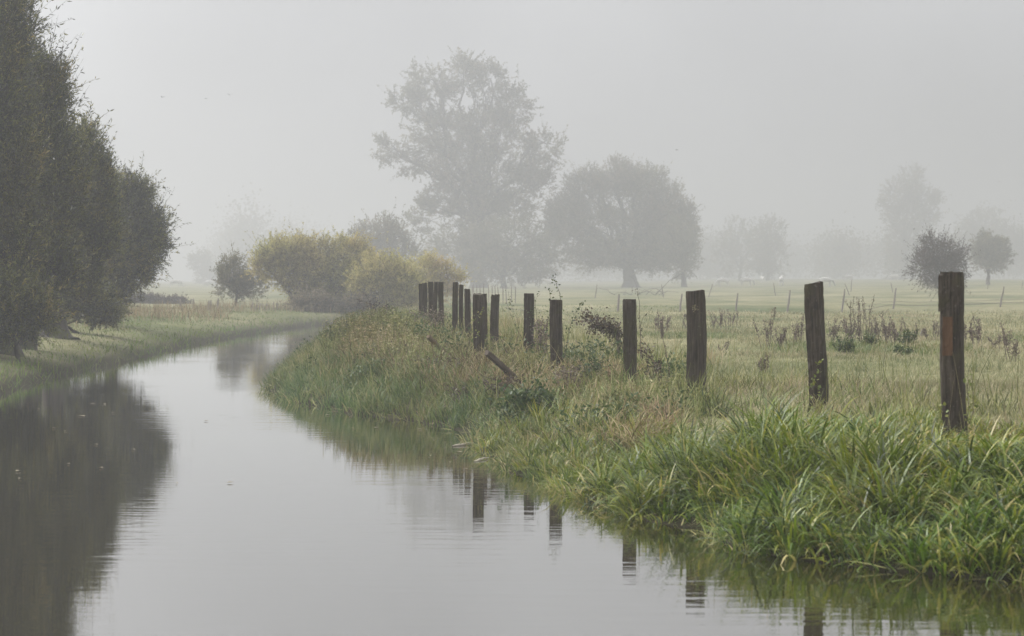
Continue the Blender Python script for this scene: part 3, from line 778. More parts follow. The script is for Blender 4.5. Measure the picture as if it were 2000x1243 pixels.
#  name, px left, px right, top y, depth, lean in px over the height, slant, yaw, label
POSTS = [
    (1828, 1883, 532, 15.8, -11, .0, 24, 'dark thick timber post with a bare red brown strip on one face'),
    (1567, 1610, 553, 19.5, -14, .018, 24, 'leaning grey brown timber post, second from the tall dark one'),
    (1337, 1380, 569, 22.2, -4, .014, 22, 'broad split timber post with a pale lichen spot near its top'),
    (1215, 1245, 585, 24.0, 1, .0, 14, 'timber post with a dry seed stalk showing over its top'),
    (1072, 1099, 586, 26.9, -2, .0, 12, 'timber post with a leafy bramble shoot rising over its top'),
    (1022, 1044, 573.5, 30.2, 1, .0, 10, 'slim upright timber post standing alone between bramble stems'),
    (958, 976, 576, 32.4, 3, .0, 14, 'narrow timber post next to the wide overgrown one'),
    (923, 946, 575, 29.3, 0, .0, 10, 'wide timber post half covered by yellow weeds'),
    (944, 952, 574.5, 31.5, 0, .0, 10, 'thin post peeping out behind the wide overgrown one'),
    (905, 918, 565, 33.6, -6, .0, 14, 'low post bending over at the end of a group of three'),
    (895.5, 905, 557, 35.5, -1, .0, 10, 'thin post in the middle of the group of three'),
    (883, 895, 553, 36.6, 0, .0, 8, 'tallest post of the group of three beyond the weeds'),
    (856, 867, 551.5, 38.5, -1, .0, 8, 'post at the meadow end of the five farthest posts'),
    (846.5, 854.5, 551, 40.0, 0, .0, 8, 'fourth of the five farthest posts, showing a long foot'),
    (836, 847, 551.3, 41.5, 0, .0, 8, 'third and middle one of the five farthest posts'),
    (825, 835, 553, 43.5, 0, .0, 8, 'second of the five farthest posts from the river side'),
    (817, 825, 555, 45.5, 0, .0, 8, 'last small post of the row at its river end'),
]
for i, (xl, xr, yt, D, lean, slant, yaw, lab) in enumerate(POSTS):
    w = (xr - xl) / F * D; cx = (xl + xr) / 2
    top = at(cx, yt, D)
    X = top[0] - lean / F * D
    g = float(height(X, D))
    h = top[2] - g + .25
    th = R(yaw); a_, b_ = .80 * w, .65 * w
    sc_ = w / (a_ * math.cos(th) + b_ * math.sin(th)); a_ *= sc_; b_ *= sc_
    root = empty('fence_post', (X, D, g), lab, 'post', PG, 0)
    t = box_mesh('timber', a_, b_, h, M['wood'], root, slant=slant, taper=.015)
    t.location = (0, 0, -.25); t.rotation_euler = (R(rng.normal(0, .6)), math.atan2(lean / F * D, h), -th)
    if i == 0:
        # rebated face: a thicker collar above, an exposed strip of red wood below
        s = box_mesh('exposed_strip', .085, .012, .30, M['freshwood'], t, wear=.003, seg=(4, 1, 10))
        s.location = (-.022, -b_ / 2 - .001, h - .66)
        c = box_mesh('upper_facing', a_ * .55, .016, .29, M['wood'], t, wear=.003, seg=(4, 1, 10))
        c.location = (-a_ * .215, -b_ / 2 - .002, h - .31)
    if i == 2:
        l = Acc(); n = 46
        pz = rng.normal(0, 1, (n, 2)) * [.016, .02]
        pp = np.column_stack([pz[:, 0], np.full(n, -b_ / 2 - .006), pz[:, 1]])
        leaves(l, pp, rng.normal(0, 1, (n, 3)) * [1, .1, 1], .014, .012, rng.random(n))
        lo = l.build('lichen_patch', M['fallen'], t); lo.location = (.01, 0, h - .19)


def board(name, lab, cat, p0, p1, wid, th, mat, group=None, hole=None):
    """timber lying between two points"""
    p0, p1 = Vector(p0), Vector(p1)
    d = p1 - p0
    root = empty(name, p0, lab, cat, group)
    o = box_mesh('timber', wid, th, d.length, mat, root, seg=(4, 3, 12), wear=.005)
    o.rotation_mode = 'QUATERNION'
    o.rotation_quaternion = d.to_track_quat('Z', 'Y')
    for hz in hole or []:
        bm = bmesh.new(); bmesh.ops.create_cone(bm, cap_ends=True, segments=12, radius1=.014, radius2=.012, depth=.01)
        bmesh.ops.rotate(bm, verts=bm.verts, matrix=Matrix.Rotation(R(90), 3, 'X'))
        me = bpy.data.meshes.new('bolt_hole'); bm.to_mesh(me); bm.free(); me.materials.append(M['hole'])
        for sg in (-1, 1):
            ho = bpy.data.objects.new('bolt_hole', me); COL.objects.link(ho); ho.parent = o; ho.location = (0, sg * (th / 2 + .002), hz)
    return root


p_end, p_foot = at(950, 689, 25.6), at(1012, 742, 26.0)
board('fallen_post', 'grey fallen post with two bolt holes leaning out of the weeds', 'post', p_foot, p_end, .078, .065, M['board'], hole=[.44, .24])
p_end, p_foot = at(836, 658, 29.6), at(876, 696, 30.0)
board('fallen_post', 'ochre stained fallen post end sticking out of the weeds near the river', 'post', p_foot, p_end, .06, .05, M['mossywood'])
p = at(785, 690, 28.6)
p_end, p_foot = at(1803, 646, 42), at(1786, 694, 42)
board('broken_stake', 'broken grey stake leaning among dry stalks beside the tall dark post', 'stake', p_foot, p_end, .075, .06, M['stake'])
p_end, p_foot = at(1292, 624, 40), at(1295, 690, 40)
board('broken_stake', 'short upright brown stake beyond the gap before the split post', 'stake', p_foot, p_end, .075, .06, M['board'])

# ------------------------------------------------------------------ thin stakes of the meadow fences
FG1 = 'leaning stakes of the near meadow fence'
near = [(1204, 607, 1209, 575, 'first leaning stake, seen beside the post with the seed stalk'), (1326, 605, 1332, 574, 'leaning stake seen just before the split timber post'),
        (1431, 604, 1441, 573, 'leaning stake just past the split timber post'), (1532, 603, 1543, 567, 'leaning stake just before the leaning timber post'),
        (1640, 600, 1650, 565, 'leaning stake just past the leaning timber post'), (1744, 598, 1750, 563, 'upright thicker stake behind the tall dry stalks'),
        (1953, 597, 1961, 560, 'lone leaning stake beyond the tall dark post')]
wire = []


def stake(px, py, tx_, ty_, D, lab, group, r=.05):
    p0 = at(px, py, D); g = float(height(p0[0], D)); p0[2] = g
    p1 = at(tx_, ty_, D)
    root = empty('fence_stake', p0, lab, 'stake', group)
    bm = Acc(); k = 5
    P = curve(p0 - (p1 - p0) * .15, p1, k, 0, .02) - p0
    rr_ = np.full(k, r) * rng.uniform(.85, 1.1, k); rr_[-1] *= .8
    P = np.vstack([P, P[-1] + np.array([0, 0, .002])]); rr_ = np.append(rr_, .001)
    tubes(bm, P[None], rr_[None], .5, 7)
    o = bm.build('wooden_stake', M['stake'], root, True)
    return p0, p1


def depth_for(py, zg=.66):
    return (CAMZ - zg) * F / (py - 557)


for px, py, qx, qy, lab in near:
    D = depth_for(py); wire.append(stake(px, py, qx, qy, D, lab, FG1))
FG2 = 'thin stakes of the far meadow fence'
far = [(1162, 574, 1166, 556, 170, 'thin far stake standing before the umbrella shaped willow branches'), (1296, 576, 1292, 556, 172, 'thin far stake tilting by the fallen branches'),
       (1384, 575, 1392, 555, 174, 'slanting far stake next to the split post and a white cow'), (1515, 573, 1511, 553, 180, 'upright far stake in front of a white cow'),
       (1659, 571, 1650, 554, 178, 'far stake tilted backward past the leaning timber post'), (1662, 566, 1664, 545, 200, 'tallest thin far stake past the leaning timber post'),
       (1744, 567, 1740, 552, 190, 'thin far stake before the misty tall tree'), (1929, 561, 1930, 546, 205, 'thin far stake under the egg shaped tree'),
       (1996, 562, 1998, 548, 205, 'thin far stake at the picture edge beyond the egg shaped tree')]
for px, py, qx, qy, D, lab in far: stake(px, py, qx, qy, D, lab, FG2, .045)
PKG = 'close set pickets behind the farthest posts'
for i, px in enumerate([921, 926, 932, 939, 944, 955, 961, 968, 974, 983, 990, 999, 1007]):
    top = 556 + rng.uniform(-1.5, 5)
    stake(px, 590, px + rng.uniform(-2, 2), top, 128 + rng.uniform(-4, 4), 'thin faint picket in the close set fence behind the farthest posts', PKG, .03)
PKL = 'short pickets in the dry weeds at the river bend'
for i, px in enumerate([353, 378, 407, 411, 424, 492, 500, 507, 515, 521, 528, 534, 541]):
    D = 92 + (px - 350) * .02
    stake(px, 606, px + rng.uniform(-2, 3), (584 if px < 450 else 592) + rng.uniform(-3, 4), D, 'short grey picket standing in the dry weeds at the river bend', PKL, .04)

acc = Acc()
W = [p0 for p0, p1 in wire]
ends = [W[0] + (W[0] - W[1]) * 1.6] + W + [W[-1] + (W[-1] - W[-2]) * .3]
for hz, rad in ((.22, .016), (.40, .008)):
    pts = []
    for a_, b_ in zip(ends[:-1], ends[1:]):
        for t in np.linspace(0, 1, 8)[:-1]:
            q = a_ * (1 - t) + b_ * t
            pts.append([q[0], q[1], float(height(q[0], q[1])) + hz - .04 * math.sin(math.pi * t)])
    pts = np.array(pts)
    tubes(acc, pts[None], np.full((1, len(pts)), rad), .3, 5)
o = acc.build('fence_wire', M['stake'], smooth=True)
tag(o, 'sagging strands of dark wire strung along the near meadow fence', 'wire')

# ------------------------------------------------------------------ cattle (far white cows)
def make_cow(graze):
    vs, es, rs = [], [], []

    def add(p, r, par=None):
        vs.append(p); rs.append(r)
        if par is not None: es.append((par, len(vs) - 1))
        return len(vs) - 1
    hip = add((-.72, 0, 1.12), .30); b1 = add((-.25, 0, 1.05), .36, hip); b2 = add((.25, 0, 1.05), .37, b1); sh = add((.68, 0, 1.10), .31, b2)
    if graze:
        n1 = add((.98, 0, .98), .20, sh); n2 = add((1.22, 0, .62), .15, n1); hd = add((1.30, 0, .38), .13, n2); mz = add((1.38, 0, .12), .085, hd)
    else:
        n1 = add((.98, 0, 1.25), .20, sh); n2 = add((1.18, 0, 1.45), .15, n1); hd = add((1.34, 0, 1.46), .135, n2); mz = add((1.60, 0, 1.30), .085, hd)
    for sg in (-1, 1):
        e = add((vs[hd][0] - .08, sg * .22, vs[hd][2] + .08), .04, hd)
        fs = add((.62, sg * .20, .80), .12, sh); fk = add((.64, sg * .20, .42), .075, fs); add((.62, sg * .20, .04), .06, fk)
        rt = add((-.74, sg * .20, .82), .15, hip); rk = add((-.66, sg * .20, .60), .10, rt); hk = add((-.84, sg * .20, .42), .07, rk); add((-.78, sg * .20, .04), .06, hk)
    t1 = add((-1.02, 0, 1.16), .05, hip); t2 = add((-1.08, 0, .80), .03, t1); add((-1.08, 0, .50), .05, t2)
    me = bpy.data.meshes.new('cow'); me.from_pydata(vs, es, [])
    o = bpy.data.objects.new('tmp_cow', me); COL.objects.link(o)
    md = o.modifiers.new('s', 'SKIN')
    for i, sv in enumerate(me.skin_vertices[0].data): sv.radius = (rs[i], rs[i]); sv.use_root = (i == 0)
    o.modifiers.new('u', 'SUBSURF').levels = 1
    o.modifiers['u'].render_levels = 1
    dg = bpy.context.evaluated_depsgraph_get(); dg.update()
    res = bpy.data.meshes.new_from_object(o.evaluated_get(dg))
    bpy.data.objects.remove(o)
    res.name = 'cow'; res.materials.clear(); res.materials.append(M['cow'])
    return res


def plain(name, c, rough=.7):
    m, nt, nd, lk = new_mat(name)
    out = nd.new('ShaderNodeOutputMaterial'); p = nd.new('ShaderNodeBsdfPrincipled')
    tc = nd.new('ShaderNodeTexCoord'); n = nd.new('ShaderNodeTexNoise'); n.inputs['Scale'].default_value = 4
    lk.new(tc.outputs['Object'], n.inputs['Vector'])
    r = ramp(nd, [(.3, tuple(v * .85 for v in c)), (.7, c)]); lk.new(n.outputs[0], r.inputs[0]); lk.new(r.outputs[0], p.inputs['Base Color'])
    p.inputs['Roughness'].default_value = rough; lk.new(p.outputs[0], out.inputs[0])
    return m


M['cow'] = plain('white_hide', (.52, .50, .47))
M['bird'] = plain('dark_feather', (.03, .03, .035))
cows = [make_cow(False), make_cow(True)]
CG = 'white cattle grazing in the mist'
for px, D, rz, v, lab in [
        (1078, 215, 175, 0, 'white cow half hidden by the bramble shoot over a timber post'), (1412, 225, 200, 1, 'white cow with lowered head just past the split timber post'),
        (1458, 235, 10, 1, 'white cow grazing beneath the faint twin trees'), (1526, 215, 80, 0, 'white cow facing away behind an upright far stake'),
        (1612, 200, 5, 1, 'biggest white cow, grazing behind the leaning timber post'), (1657, 300, 30, 0, 'small far white cow beyond the tallest thin stake'),
        (1746, 300, 170, 1, 'small far white cow below the tall faint tree'), (1490, 300, 100, 0, 'faint white cow between the twin trees'),
        (342, 240, 15, 1, 'tiny white cow far across the river meadow by the low hedge'), (411, 260, 160, 1, 'tiny white cow beside the small grey tree across the river')]:
    D *= 1.38
    o = bpy.data.objects.new('cow', cows[v]); COL.objects.link(o)
    X = (px - 1000) / F * D
    o.location = (X, D, float(height(X, D))); o.rotation_euler = (0, 0, R(rz))
    tag(o, lab, 'cow', CG)

# birds
BG = 'birds high in the misty sky'


def bird_mesh(flap):
    bm = Acc()
    t = np.linspace(0, 1, 7)
    tubes(bm, np.stack([np.zeros(7), -.13 + .26 * t, np.zeros(7)], 1)[None], (np.array([.004, .02, .03, .034, .03, .02, .004]))[None], .5, 6)
    for sg in (-1, 1):
        bm.add([(0, .06, 0), (0, -.06, 0), (sg * .16, -.05, flap * .10), (sg * .16, .07, flap * .10)], [[0, 1, 2, 3]], [.5] * 4)
        bm.add([(sg * .16, .07, flap * .10), (sg * .16, -.05, flap * .10), (sg * .30, -.06, flap * .05), (sg * .29, -.02, flap * .05)], [[0, 1, 2, 3]], [.5] * 4)
    bm.add([(-.02, -.12, 0), (.02, -.12, 0), (.035, -.2, .002), (-.035, -.2, .002)], [[0, 1, 2, 3]], [.5] * 4)
    return bm.build('bird', M['bird'])


for i, (px, py, D, fl, rz, lab) in enumerate([(317, 190, 165, .6, 60, 'tiny dark bird gliding nearest the tall willows'), (402, 192.5, 190, -.2, 100, 'faintest tiny bird between the other two'),
                                              (448, 185.5, 155, 1.0, 20, 'tiny dark bird with raised wings, farthest from the willows'), (1322, 293, 185, .3, 70, 'lone tiny bird above the umbrella shaped willow')]):
    o = bird_mesh(fl); o.location = [float(c) for c in at(px, py, D)]; o.rotation_euler = (0, 0, R(rz)); tag(o, lab, 'bird', BG)


# ------------------------------------------------------------------ single plants
def stalk_clump(name, lab, cat, px, py, D, stems, h, spread, mat, group=None, lv=10, lL=.03, lW=.014, lean=.2, tipc=True, rad=.0065):
    """a plant of dead upright stems with seed clusters"""
    p = at(px, py, D); X = p[0]; g = float(height(X, D))
    root = empty(name, (X, D, g), lab, cat, group)
    st = Acc(); hd = Acc()
    for s_ in range(stems):
        if stems <= 9 and s_: st.build('stem', M['dock'], root); st = Acc()
        b = np.array([rng.normal(0, spread * .5), rng.normal(0, spread * .5), -.04])
        hh = h * (1 if s_ == 0 else rng.uniform(.45, .95))
        az = rng.uniform(0, 6.28); l = rng.normal(0, lean)
        e = b + np.array([math.cos(az) * math.sin(l), .4 * math.sin(az) * math.sin(l), math.cos(l)]) * hh + np.array([rng.normal(0, spread * .35), 0, 0])
        c = curve(b, e, 6, 0, .035)
        tubes(st, c[None], np.linspace(rad, rad * .4, 6)[None], rng.random() * .5, 4)
        for br_ in range(rng.integers(1, 5)):
            t = rng.integers(2, 5); q = c[t] + np.array([rng.normal(0, .08), rng.normal(0, .08), rng.uniform(.06, .2)]) * h
            cc = curve(c[t], q, 4, 0, .05)
            tubes(st, cc[None], np.linspace(rad * .5, rad * .25, 4)[None], rng.random() * .5, 3)
            m = lv // 2
            tt = rng.random(m)[:, None]
            leaves(hd, cc[0] * (1 - tt) + cc[-1] * tt, rng.normal(0, 1, (m, 3)), rng.uniform(.5, 1.1, m) * lL, lW, rng.random(m))
        m = lv * 2
        tt = rng.uniform(.45, 1, m)[:, None]
        leaves(hd, b * (1 - tt) + e * tt + rng.normal(0, .012, (m, 3)), rng.normal(0, 1, (m, 3)), rng.uniform(.5, 1.2, m) * lL, lW, rng.random(m))
    st.build('stem', M['dock'], root); hd.build('foliage', mat, root)
    return root


DG = 'dead stalk clumps in the meadow'
for px, py, D, stems, h, sp, lab in [
        (1495, 700, 36, 5, .80, .10, 'dead dock clump with two tall dark spikes before the leaning post'), (1520, 698, 36, 9, .52, .24, 'low bushy dead clump at the foot of the twin dark spikes'),
        (1562, 700, 37, 6, .62, .16, 'grey dead stalks touching the leaning timber post'), (1630, 690, 40, 6, .58, .22, 'thin bent stalks just past the leaning timber post'),
        (1664, 690, 39, 5, .98, .10, 'tall stalk with star shaped seed heads amid the dry thicket'), (1690, 688, 40, 5, 1.02, .10, 'tallest tapering stalk of the dry thicket'),
        (1706, 688, 40, 5, 1.0, .12, 'tall leafy stalk next to the tallest tapering one'), (1672, 690, 41, 14, .5, .45, 'broad grey base of the dry thicket'),
        (1735, 690, 41, 12, .52, .32, 'grey twiggy end of the dry thicket nearest the broken stake'), (1735, 715, 36, 7, .46, .14, 'reddish brown stalk clump in front of the dry thicket'),
        (1810, 700, 40, 6, .45, .22, 'dry stalks between the broken stake and the tall dark post'), (1400, 665, 52, 9, .62, .34, 'hazy purple grey stalks just past the split post'),
        (1420, 660, 54, 7, .55, .3, 'sparse hazy stalks past the split post nearer the meadow'), (1345, 660, 50, 6, .6, .2, 'hazy stalks half hidden by the split post'),
        (1290, 668, 44, 8, .62, .25, 'lichen grey weed clump round the short upright stake'), (1905, 705, 36, 9, .62, .24, 'brown seeding stalks just past the tall dark post'),
        (1955, 720, 34, 6, .40, .3, 'low reddish stalks at the meadow edge beyond the tall dark post'), (1972, 730, 30, 4, .62, .1, 'slim dark stalk nearest the picture edge'),
        (1490, 760, 26, 4, .30, .08, 'small dark dead sprig in the grass before the leaning post'), (1415, 700, 34, 3, .25, .1, 'tiny dead sprig on the meadow past the split post')]:
    stalk_clump('dead_stalks' if False else 'dead_weed', lab, 'weed', px, py, D, stems, h, sp, M['dock'], DG, lv=22, lL=.042, lW=.015)

TG = 'dark green tufts in the meadow'
for px, py, D, h, lab in [(1653, 715, 33, .30, 'dark green tuft with dead brown skirt past the leaning post'), (1701, 705, 35, .22, 'small dark green tuft in the middle of the three'),
                          (1772, 712, 35, .30, 'dark green leafy tuft below the broken stake'), (1760, 735, 32, .16, 'low dark green patch below the leafy tuft')]:
    p = at(px, py, D); g = float(height(p[0], D))
    root = empty('weed_tuft', (p[0], D, g), lab, 'weed', TG)
    st = Acc(); lf = Acc(); n = 26
    b = rng.normal(0, .05, (n, 3)) * [1, 1, 0]; e = b + np.column_stack([rng.normal(0, .09, n), rng.normal(0, .09, n), rng.uniform(.5, 1.05, n) * h])
    tubes(st, np.stack([b, (b + e) / 2, e], 1), np.tile([.004, .003, .002], (n, 1)), .3, 3)
    m = 22; t = rng.uniform(.2, 1, (n, m))[..., None]
    pp = (b[:, None] * (1 - t) + e[:, None] * t).reshape(-1, 3)
    leaves(lf, pp, rng.normal(0, 1, (n * m, 3)) + [0, 0, .3], rng.uniform(.03, .06, n * m), .022, rng.random(n * m))
    st.build('stem', M['dock'], root); lf.build('foliage', M['nettle'], root)


def bramble(name, lab, cat, D, arcs, mat, lv=40, lL=.05, lW=.032, rad=.005, group=None, jitter=.02):
    """arching leafy canes; each arc is a list of photo points at depth D"""
    p0 = at(*arcs[0][0], D); g = float(height(p0[0], D))
    o = np.array([p0[0], D, g]); root = empty(name, o, lab, cat, group)
    st = Acc(); lf = Acc()
    for arc in arcs:
        pts = np.array([at(px, py, D + rng.normal(0, .15)) for px, py in arc]) - o
        fine = smooth_pts(pts, 5)
        fine = fine + np.cumsum(rng.normal(0, .004, fine.shape), 0)
        tubes(st, fine[None], np.linspace(rad, rad * .4, len(fine))[None], rng.random() * .6, 4)
        idx = rng.uniform(len(fine) * .15, len(fine) - 1.01, lv); i0 = idx.astype(int); f = (idx - i0)[:, None]
        pp = fine[i0] * (1 - f) + fine[i0 + 1] * f + rng.normal(0, jitter, (lv, 3))
        dd = rng.normal(0, 1, (lv, 3)); dd[:, 2] += .2
        leaves(lf, pp, dd, rng.uniform(.6, 1.2, lv) * lL, rng.uniform(.7, 1.1, lv) * lW, rng.random(lv), .3)
    st.build('cane', M['twig'], root); lf.build('foliage', mat, root)
    return root


def smooth_pts(p, n):
    p = np.asarray(p, float); p = np.vstack([2 * p[0] - p[1], p, 2 * p[-1] - p[-2]]); out = []
    for i in range(1, len(p) - 2):
        for k in range(n):
            t = k / n; a, b, c, d = p[i - 1:i + 3]
            out.append(.5 * ((2 * b) + (c - a) * t + (2 * a - 5 * b + 4 * c - d) * t * t + (3 * b - a - 3 * c + d) * t ** 3))
    out.append(p[-2]); return np.array(out)


J = lambda v: v + rng.normal(0, 6)
bramble('bramble_shoot', 'leafy bramble shoot rising above the post it leans on', 'bramble', 27.3,
        [[(1108, 720), (1100, 650), (1095, 585), (1088, 552), (1080, 538)], [(1070, 700), (1066, 640), (1074, 600), (1070, 565)], [(1104, 720), (1110, 660), (1122, 615), (1140, 590)]],
        M['nettle'], 42, .045, .028, .004)
bramble('bramble_bush', 'low purple brown bramble arching between two timber posts', 'bramble', 29.5,
        [[(1215 + J(0), 700), (1200 + J(0), 650 + J(0)), (1170 + J(0), 632 + J(0)), (1135 + J(0), 622 + J(0))] for _ in range(12)] +
        [[(1212 + J(0), 700), (1204, 655 + J(0)), (1185 + J(0), 640 + J(0)), (1150 + J(0), 640 + J(0))] for _ in range(9)],
        M['bramble'], 46, .05, .034, .004, jitter=.045)
bramble('bramble_cane', 'thin brambles scrambling over the slim lone post', 'bramble', 29.7,
        [[(1018 + J(0), 690), (1012 + J(0), 640), (1004 + J(0), 600), (990 + J(0), 570)], [(1050, 690), (1052 + J(0), 630), (1050 + J(0), 590), (1056, 575)], [(1035, 690), (1012, 650), (996, 620), (985, 590)],
         [(1060, 690), (1042, 640), (1024, 610)]], M['nettle'], 26, .035, .022, .0035, jitter=.03)
bramble('dry_stalk', 'dry dark stalk with drooping seed heads leaning on a timber post', 'weed', 24.2,
        [[(1252, 700), (1248, 640), (1246, 600), (1243, 574), (1238, 571)], [(1254, 700), (1252, 650), (1258, 620), (1272, 606)]], M['hawleaf'], 14, .03, .02, .0035, jitter=.012)
bramble('dead_weed', 'hunched dark dead weed over the grey post foot before the split post', 'weed', 23.5,
        [[(1268 + J(0), 770), (1268 + J(0), 720), (1262 + J(0), 690), (1248 + J(0), 680)] for _ in range(4)] + [[(1290 + J(0), 765), (1283, 725), (1286 + J(0), 710)] for _ in range(3)],
        M['bramble'], 34, .04, .024, .004, jitter=.03)
bramble('dead_weed', 'thin curved dry stalk with hanging seed head before the split post', 'weed', 23.4,
        [[(1310, 770), (1306, 730), (1298, 690), (1292, 650), (1290, 620)], [(1311, 770), (1308, 740), (1306, 722)]], M['dock'], 26, .03, .014, .005, jitter=.012)
bramble('dead_weed', 'dark dead weed clump crowning the bank before the farthest posts', 'weed', 44,
        [[(735 + J(0), 655), (730 + J(0), 625), (722 + J(0) * 2, 600 + J(0)), (715 + J(0) * 2.5, 592 + J(0))] for _ in range(9)] +
        [[(745 + J(0), 655), (752 + J(0), 620), (760 + J(0) * 2, 596 + J(0))] for _ in range(9)], M['bramble'], 36, .06, .024, .006, jitter=.05)
for px, py, D, w_, h_, mt, lab in [
        (800, 712, 30.5, 26, 34, 'dock', 'brown collapsed weed clump in the middle of the bank mound'), (868, 742, 28.2, 30, 40, 'bramble', 'dark brown bramble tangle below the ochre stained post end'),
        (905, 790, 26.2, 28, 34, 'bramble', 'dark reddish bramble low on the bank below the grey fallen post'), (745, 755, 30.2, 24, 30, 'dock', 'straw brown weed clump near the bare dark branch'),
        (985, 770, 25.2, 26, 36, 'bramble', 'reddish stems just below the grey fallen post'), (845, 640, 35.5, 22, 36, 'dock', 'tall dry weed clump before the group of five farthest posts'),
        (1115, 760, 24.6, 24, 40, 'dock', 'dry weed clump at the foot of the post with the bramble shoot'), (1165, 745, 25.0, 26, 44, 'nettle', 'green leafy weed clump midway between the bramble shoot post and the seed stalk post'),
        (690, 700, 34.5, 24, 30, 'nettle', 'grey green leafy clump on the low bank point'), (1060, 690, 29.0, 14, 60, 'dock', 'tall dry stems just in front of the slim lone post')]:
    bramble('dead_weed' if mt != 'nettle' else 'leafy_weed', lab, 'weed', D,
            [[(px + rng.normal(0, w_ * .4), py + 12), (px + rng.normal(0, w_ * .6), py - h_ * .4), (px + rng.normal(0, w_), py - h_ * rng.uniform(.6, 1.2))] for _ in range(16)],
            M[mt], 30, .05, .022, .0045, jitter=.035)
bramble('nettle_patch', 'dark green nettle patch on the bank slope', 'nettle', 22.6,
        [[(1035 + J(0) * 5, 835 + J(0)), (1035 + J(0) * 5, 800), (1040 + J(0) * 5, 772 + J(0) * 2)] for _ in range(44)], M['nettle'], 40, .07, .04, .004, jitter=.03)
bramble('vine', 'yellow green vine leaves on the foot of the tall dark post', 'vine', 15.55,
        [[(1885, 850), (1890, 800), (1886, 760), (1892, 720)], [(1838, 850), (1842, 810), (1836, 790)], [(1880, 850), (1896, 820), (1900, 770), (1896, 730)]], M['vine'], 16, .04, .03, .003, jitter=.02)
bramble('vine', 'yellow green vine climbing the foot of the leaning post', 'vine', 19.2,
        [[(1604, 800), (1598, 760), (1590, 730), (1606, 708)], [(1590, 800), (1586, 770), (1596, 740)]], M['vine'], 22, .045, .032, .003, jitter=.02)
bramble('vine', 'yellow weed sprig across the wide overgrown post', 'vine', 28.9,
        [[(930, 680), (934, 640), (938, 610), (946, 600)], [(915, 680), (922, 640), (930, 615)]], M['vine'], 26, .035, .024, .003, jitter=.02)
bramble('bare_branch', 'bare dark branch lying across the weeds of the bank', 'branch', 28,
        [[(812, 788), (785, 775), (755, 762), (728, 742)], [(785, 775), (770, 772), (750, 775)]], M['dock'], 3, .02, .01, .012, jitter=.01)
bramble('bare_branch', 'pale dead branch crossing in front of the narrow post', 'branch', 29,
        [[(1000, 705), (985, 680), (972, 655), (958, 640)]], M['dock'], 3, .02, .01, .008, jitter=.01)

# tan tussock of hanging dead sedge
for px, py, D, n, h, lab in [(1240, 850, 18.6, 130, .50, 'tan tussock of hanging dead sedge before the post row'), (1075, 880, 20.3, 70, .30, 'small reddish tan tussock near the waterline'),
                             (1290, 800, 20.5, 80, .32, 'pale straw tussock below the split timber post')]:
    p = at(px, py, D); g = float(height(p[0], D))
    root = empty('dry_tussock', (p[0], D, g), lab, 'tussock', 'dry tussocks on the bank')
    a_ = Acc(); az = rng.uniform(0, 6.28, n)
    blades(a_, np.column_stack([rng.normal(0, .05, n), rng.normal(0, .05, n), np.full(n, -.03)]), rng.uniform(.6, 1.2, n) * h * 1.25, rng.uniform(.008, .014, n), az,
           rng.uniform(.05, .4, n), rng.uniform(1.2, 2.6, n), rng.beta(3, 2, n), 7)
    a_.build('dead_blades', M['drytall'], root)

# low dark hedge far across the river meadow
tree('low_hedge', 'long low dark hedge behind the last willow of the row', 'hedge', 128, 300,
     [(285, 588, 34, 9), (320, 592, 32, 7), (350, 598, 24, 5)], .05, None, 900, 12, .4, .12, .06, M['hawleaf'], M['farbark'], None, up=.2, clumps=20, zfloor=.02)

# fallen branches at the foot of the pollard willow
acc = Acc()
o = at(1262, 574, 198); o[2] = float(height(o[0], 198))
root = empty('fallen_branches' if False else 'brush_heap', o, 'heap of fallen bare branches at the foot of the umbrella shaped willow', 'branches')
for i in range(16):
    x0 = rng.uniform(-3.4, 3.0); x1 = x0 + rng.normal(0, 1.8)
    tubes(acc, curve((x0, rng.normal(0, .8), .05), (x1, rng.normal(0, .8), rng.uniform(.1, 1.2) * (1.6 if i % 7 == 0 else .6)), 6, .12, .08)[None], np.linspace(.035, .01, 6)[None], rng.random(), 4)
acc.build('bare_branches', M['farbark'], root)

# sticks in the water, floating leaves
for p0, p1, r, lab in [((884, 873), (938, 868), .018, 'pale floating stick beside the bank'), ((926, 903), (956, 896), .014, 'short pale stick poking from the bank into the water'),
                       ((945, 866), (985, 863), .010, 'thin floating stick against the bank grass')]:
    a_ = at(*p0, 7020 / (p0[1] - 557)); b_ = at(*p1, 7020 / (p1[1] - 557)); a_[2] = .006; b_[2] = .012
    acc = Acc(); c = curve(a_, b_, 7, .01, .02)
    rr_ = np.linspace(r, r * .5, 7); rr_[0] *= .5; rr_[-1] = .002
    tubes(acc, c[None], rr_[None], .5, 6)
    tag(acc.build('driftwood_stick', M['driftwood'], smooth=True), lab, 'stick', 'pale sticks in the water')
lm = Acc(); t = np.linspace(0, np.pi * 2, 9)[:-1]
leafshape = np.array([(0, -.5), (.22, -.2), (.25, .1), (0, .5), (-.25, .1), (-.22, -.2)])
lm.add([(0, -.5, .004), (.24, -.1, .012), (0, .5, .006), (-.24, -.1, .012)], [[0, 1, 2, 3]], [.3, .5, .7, .5])
proto = None
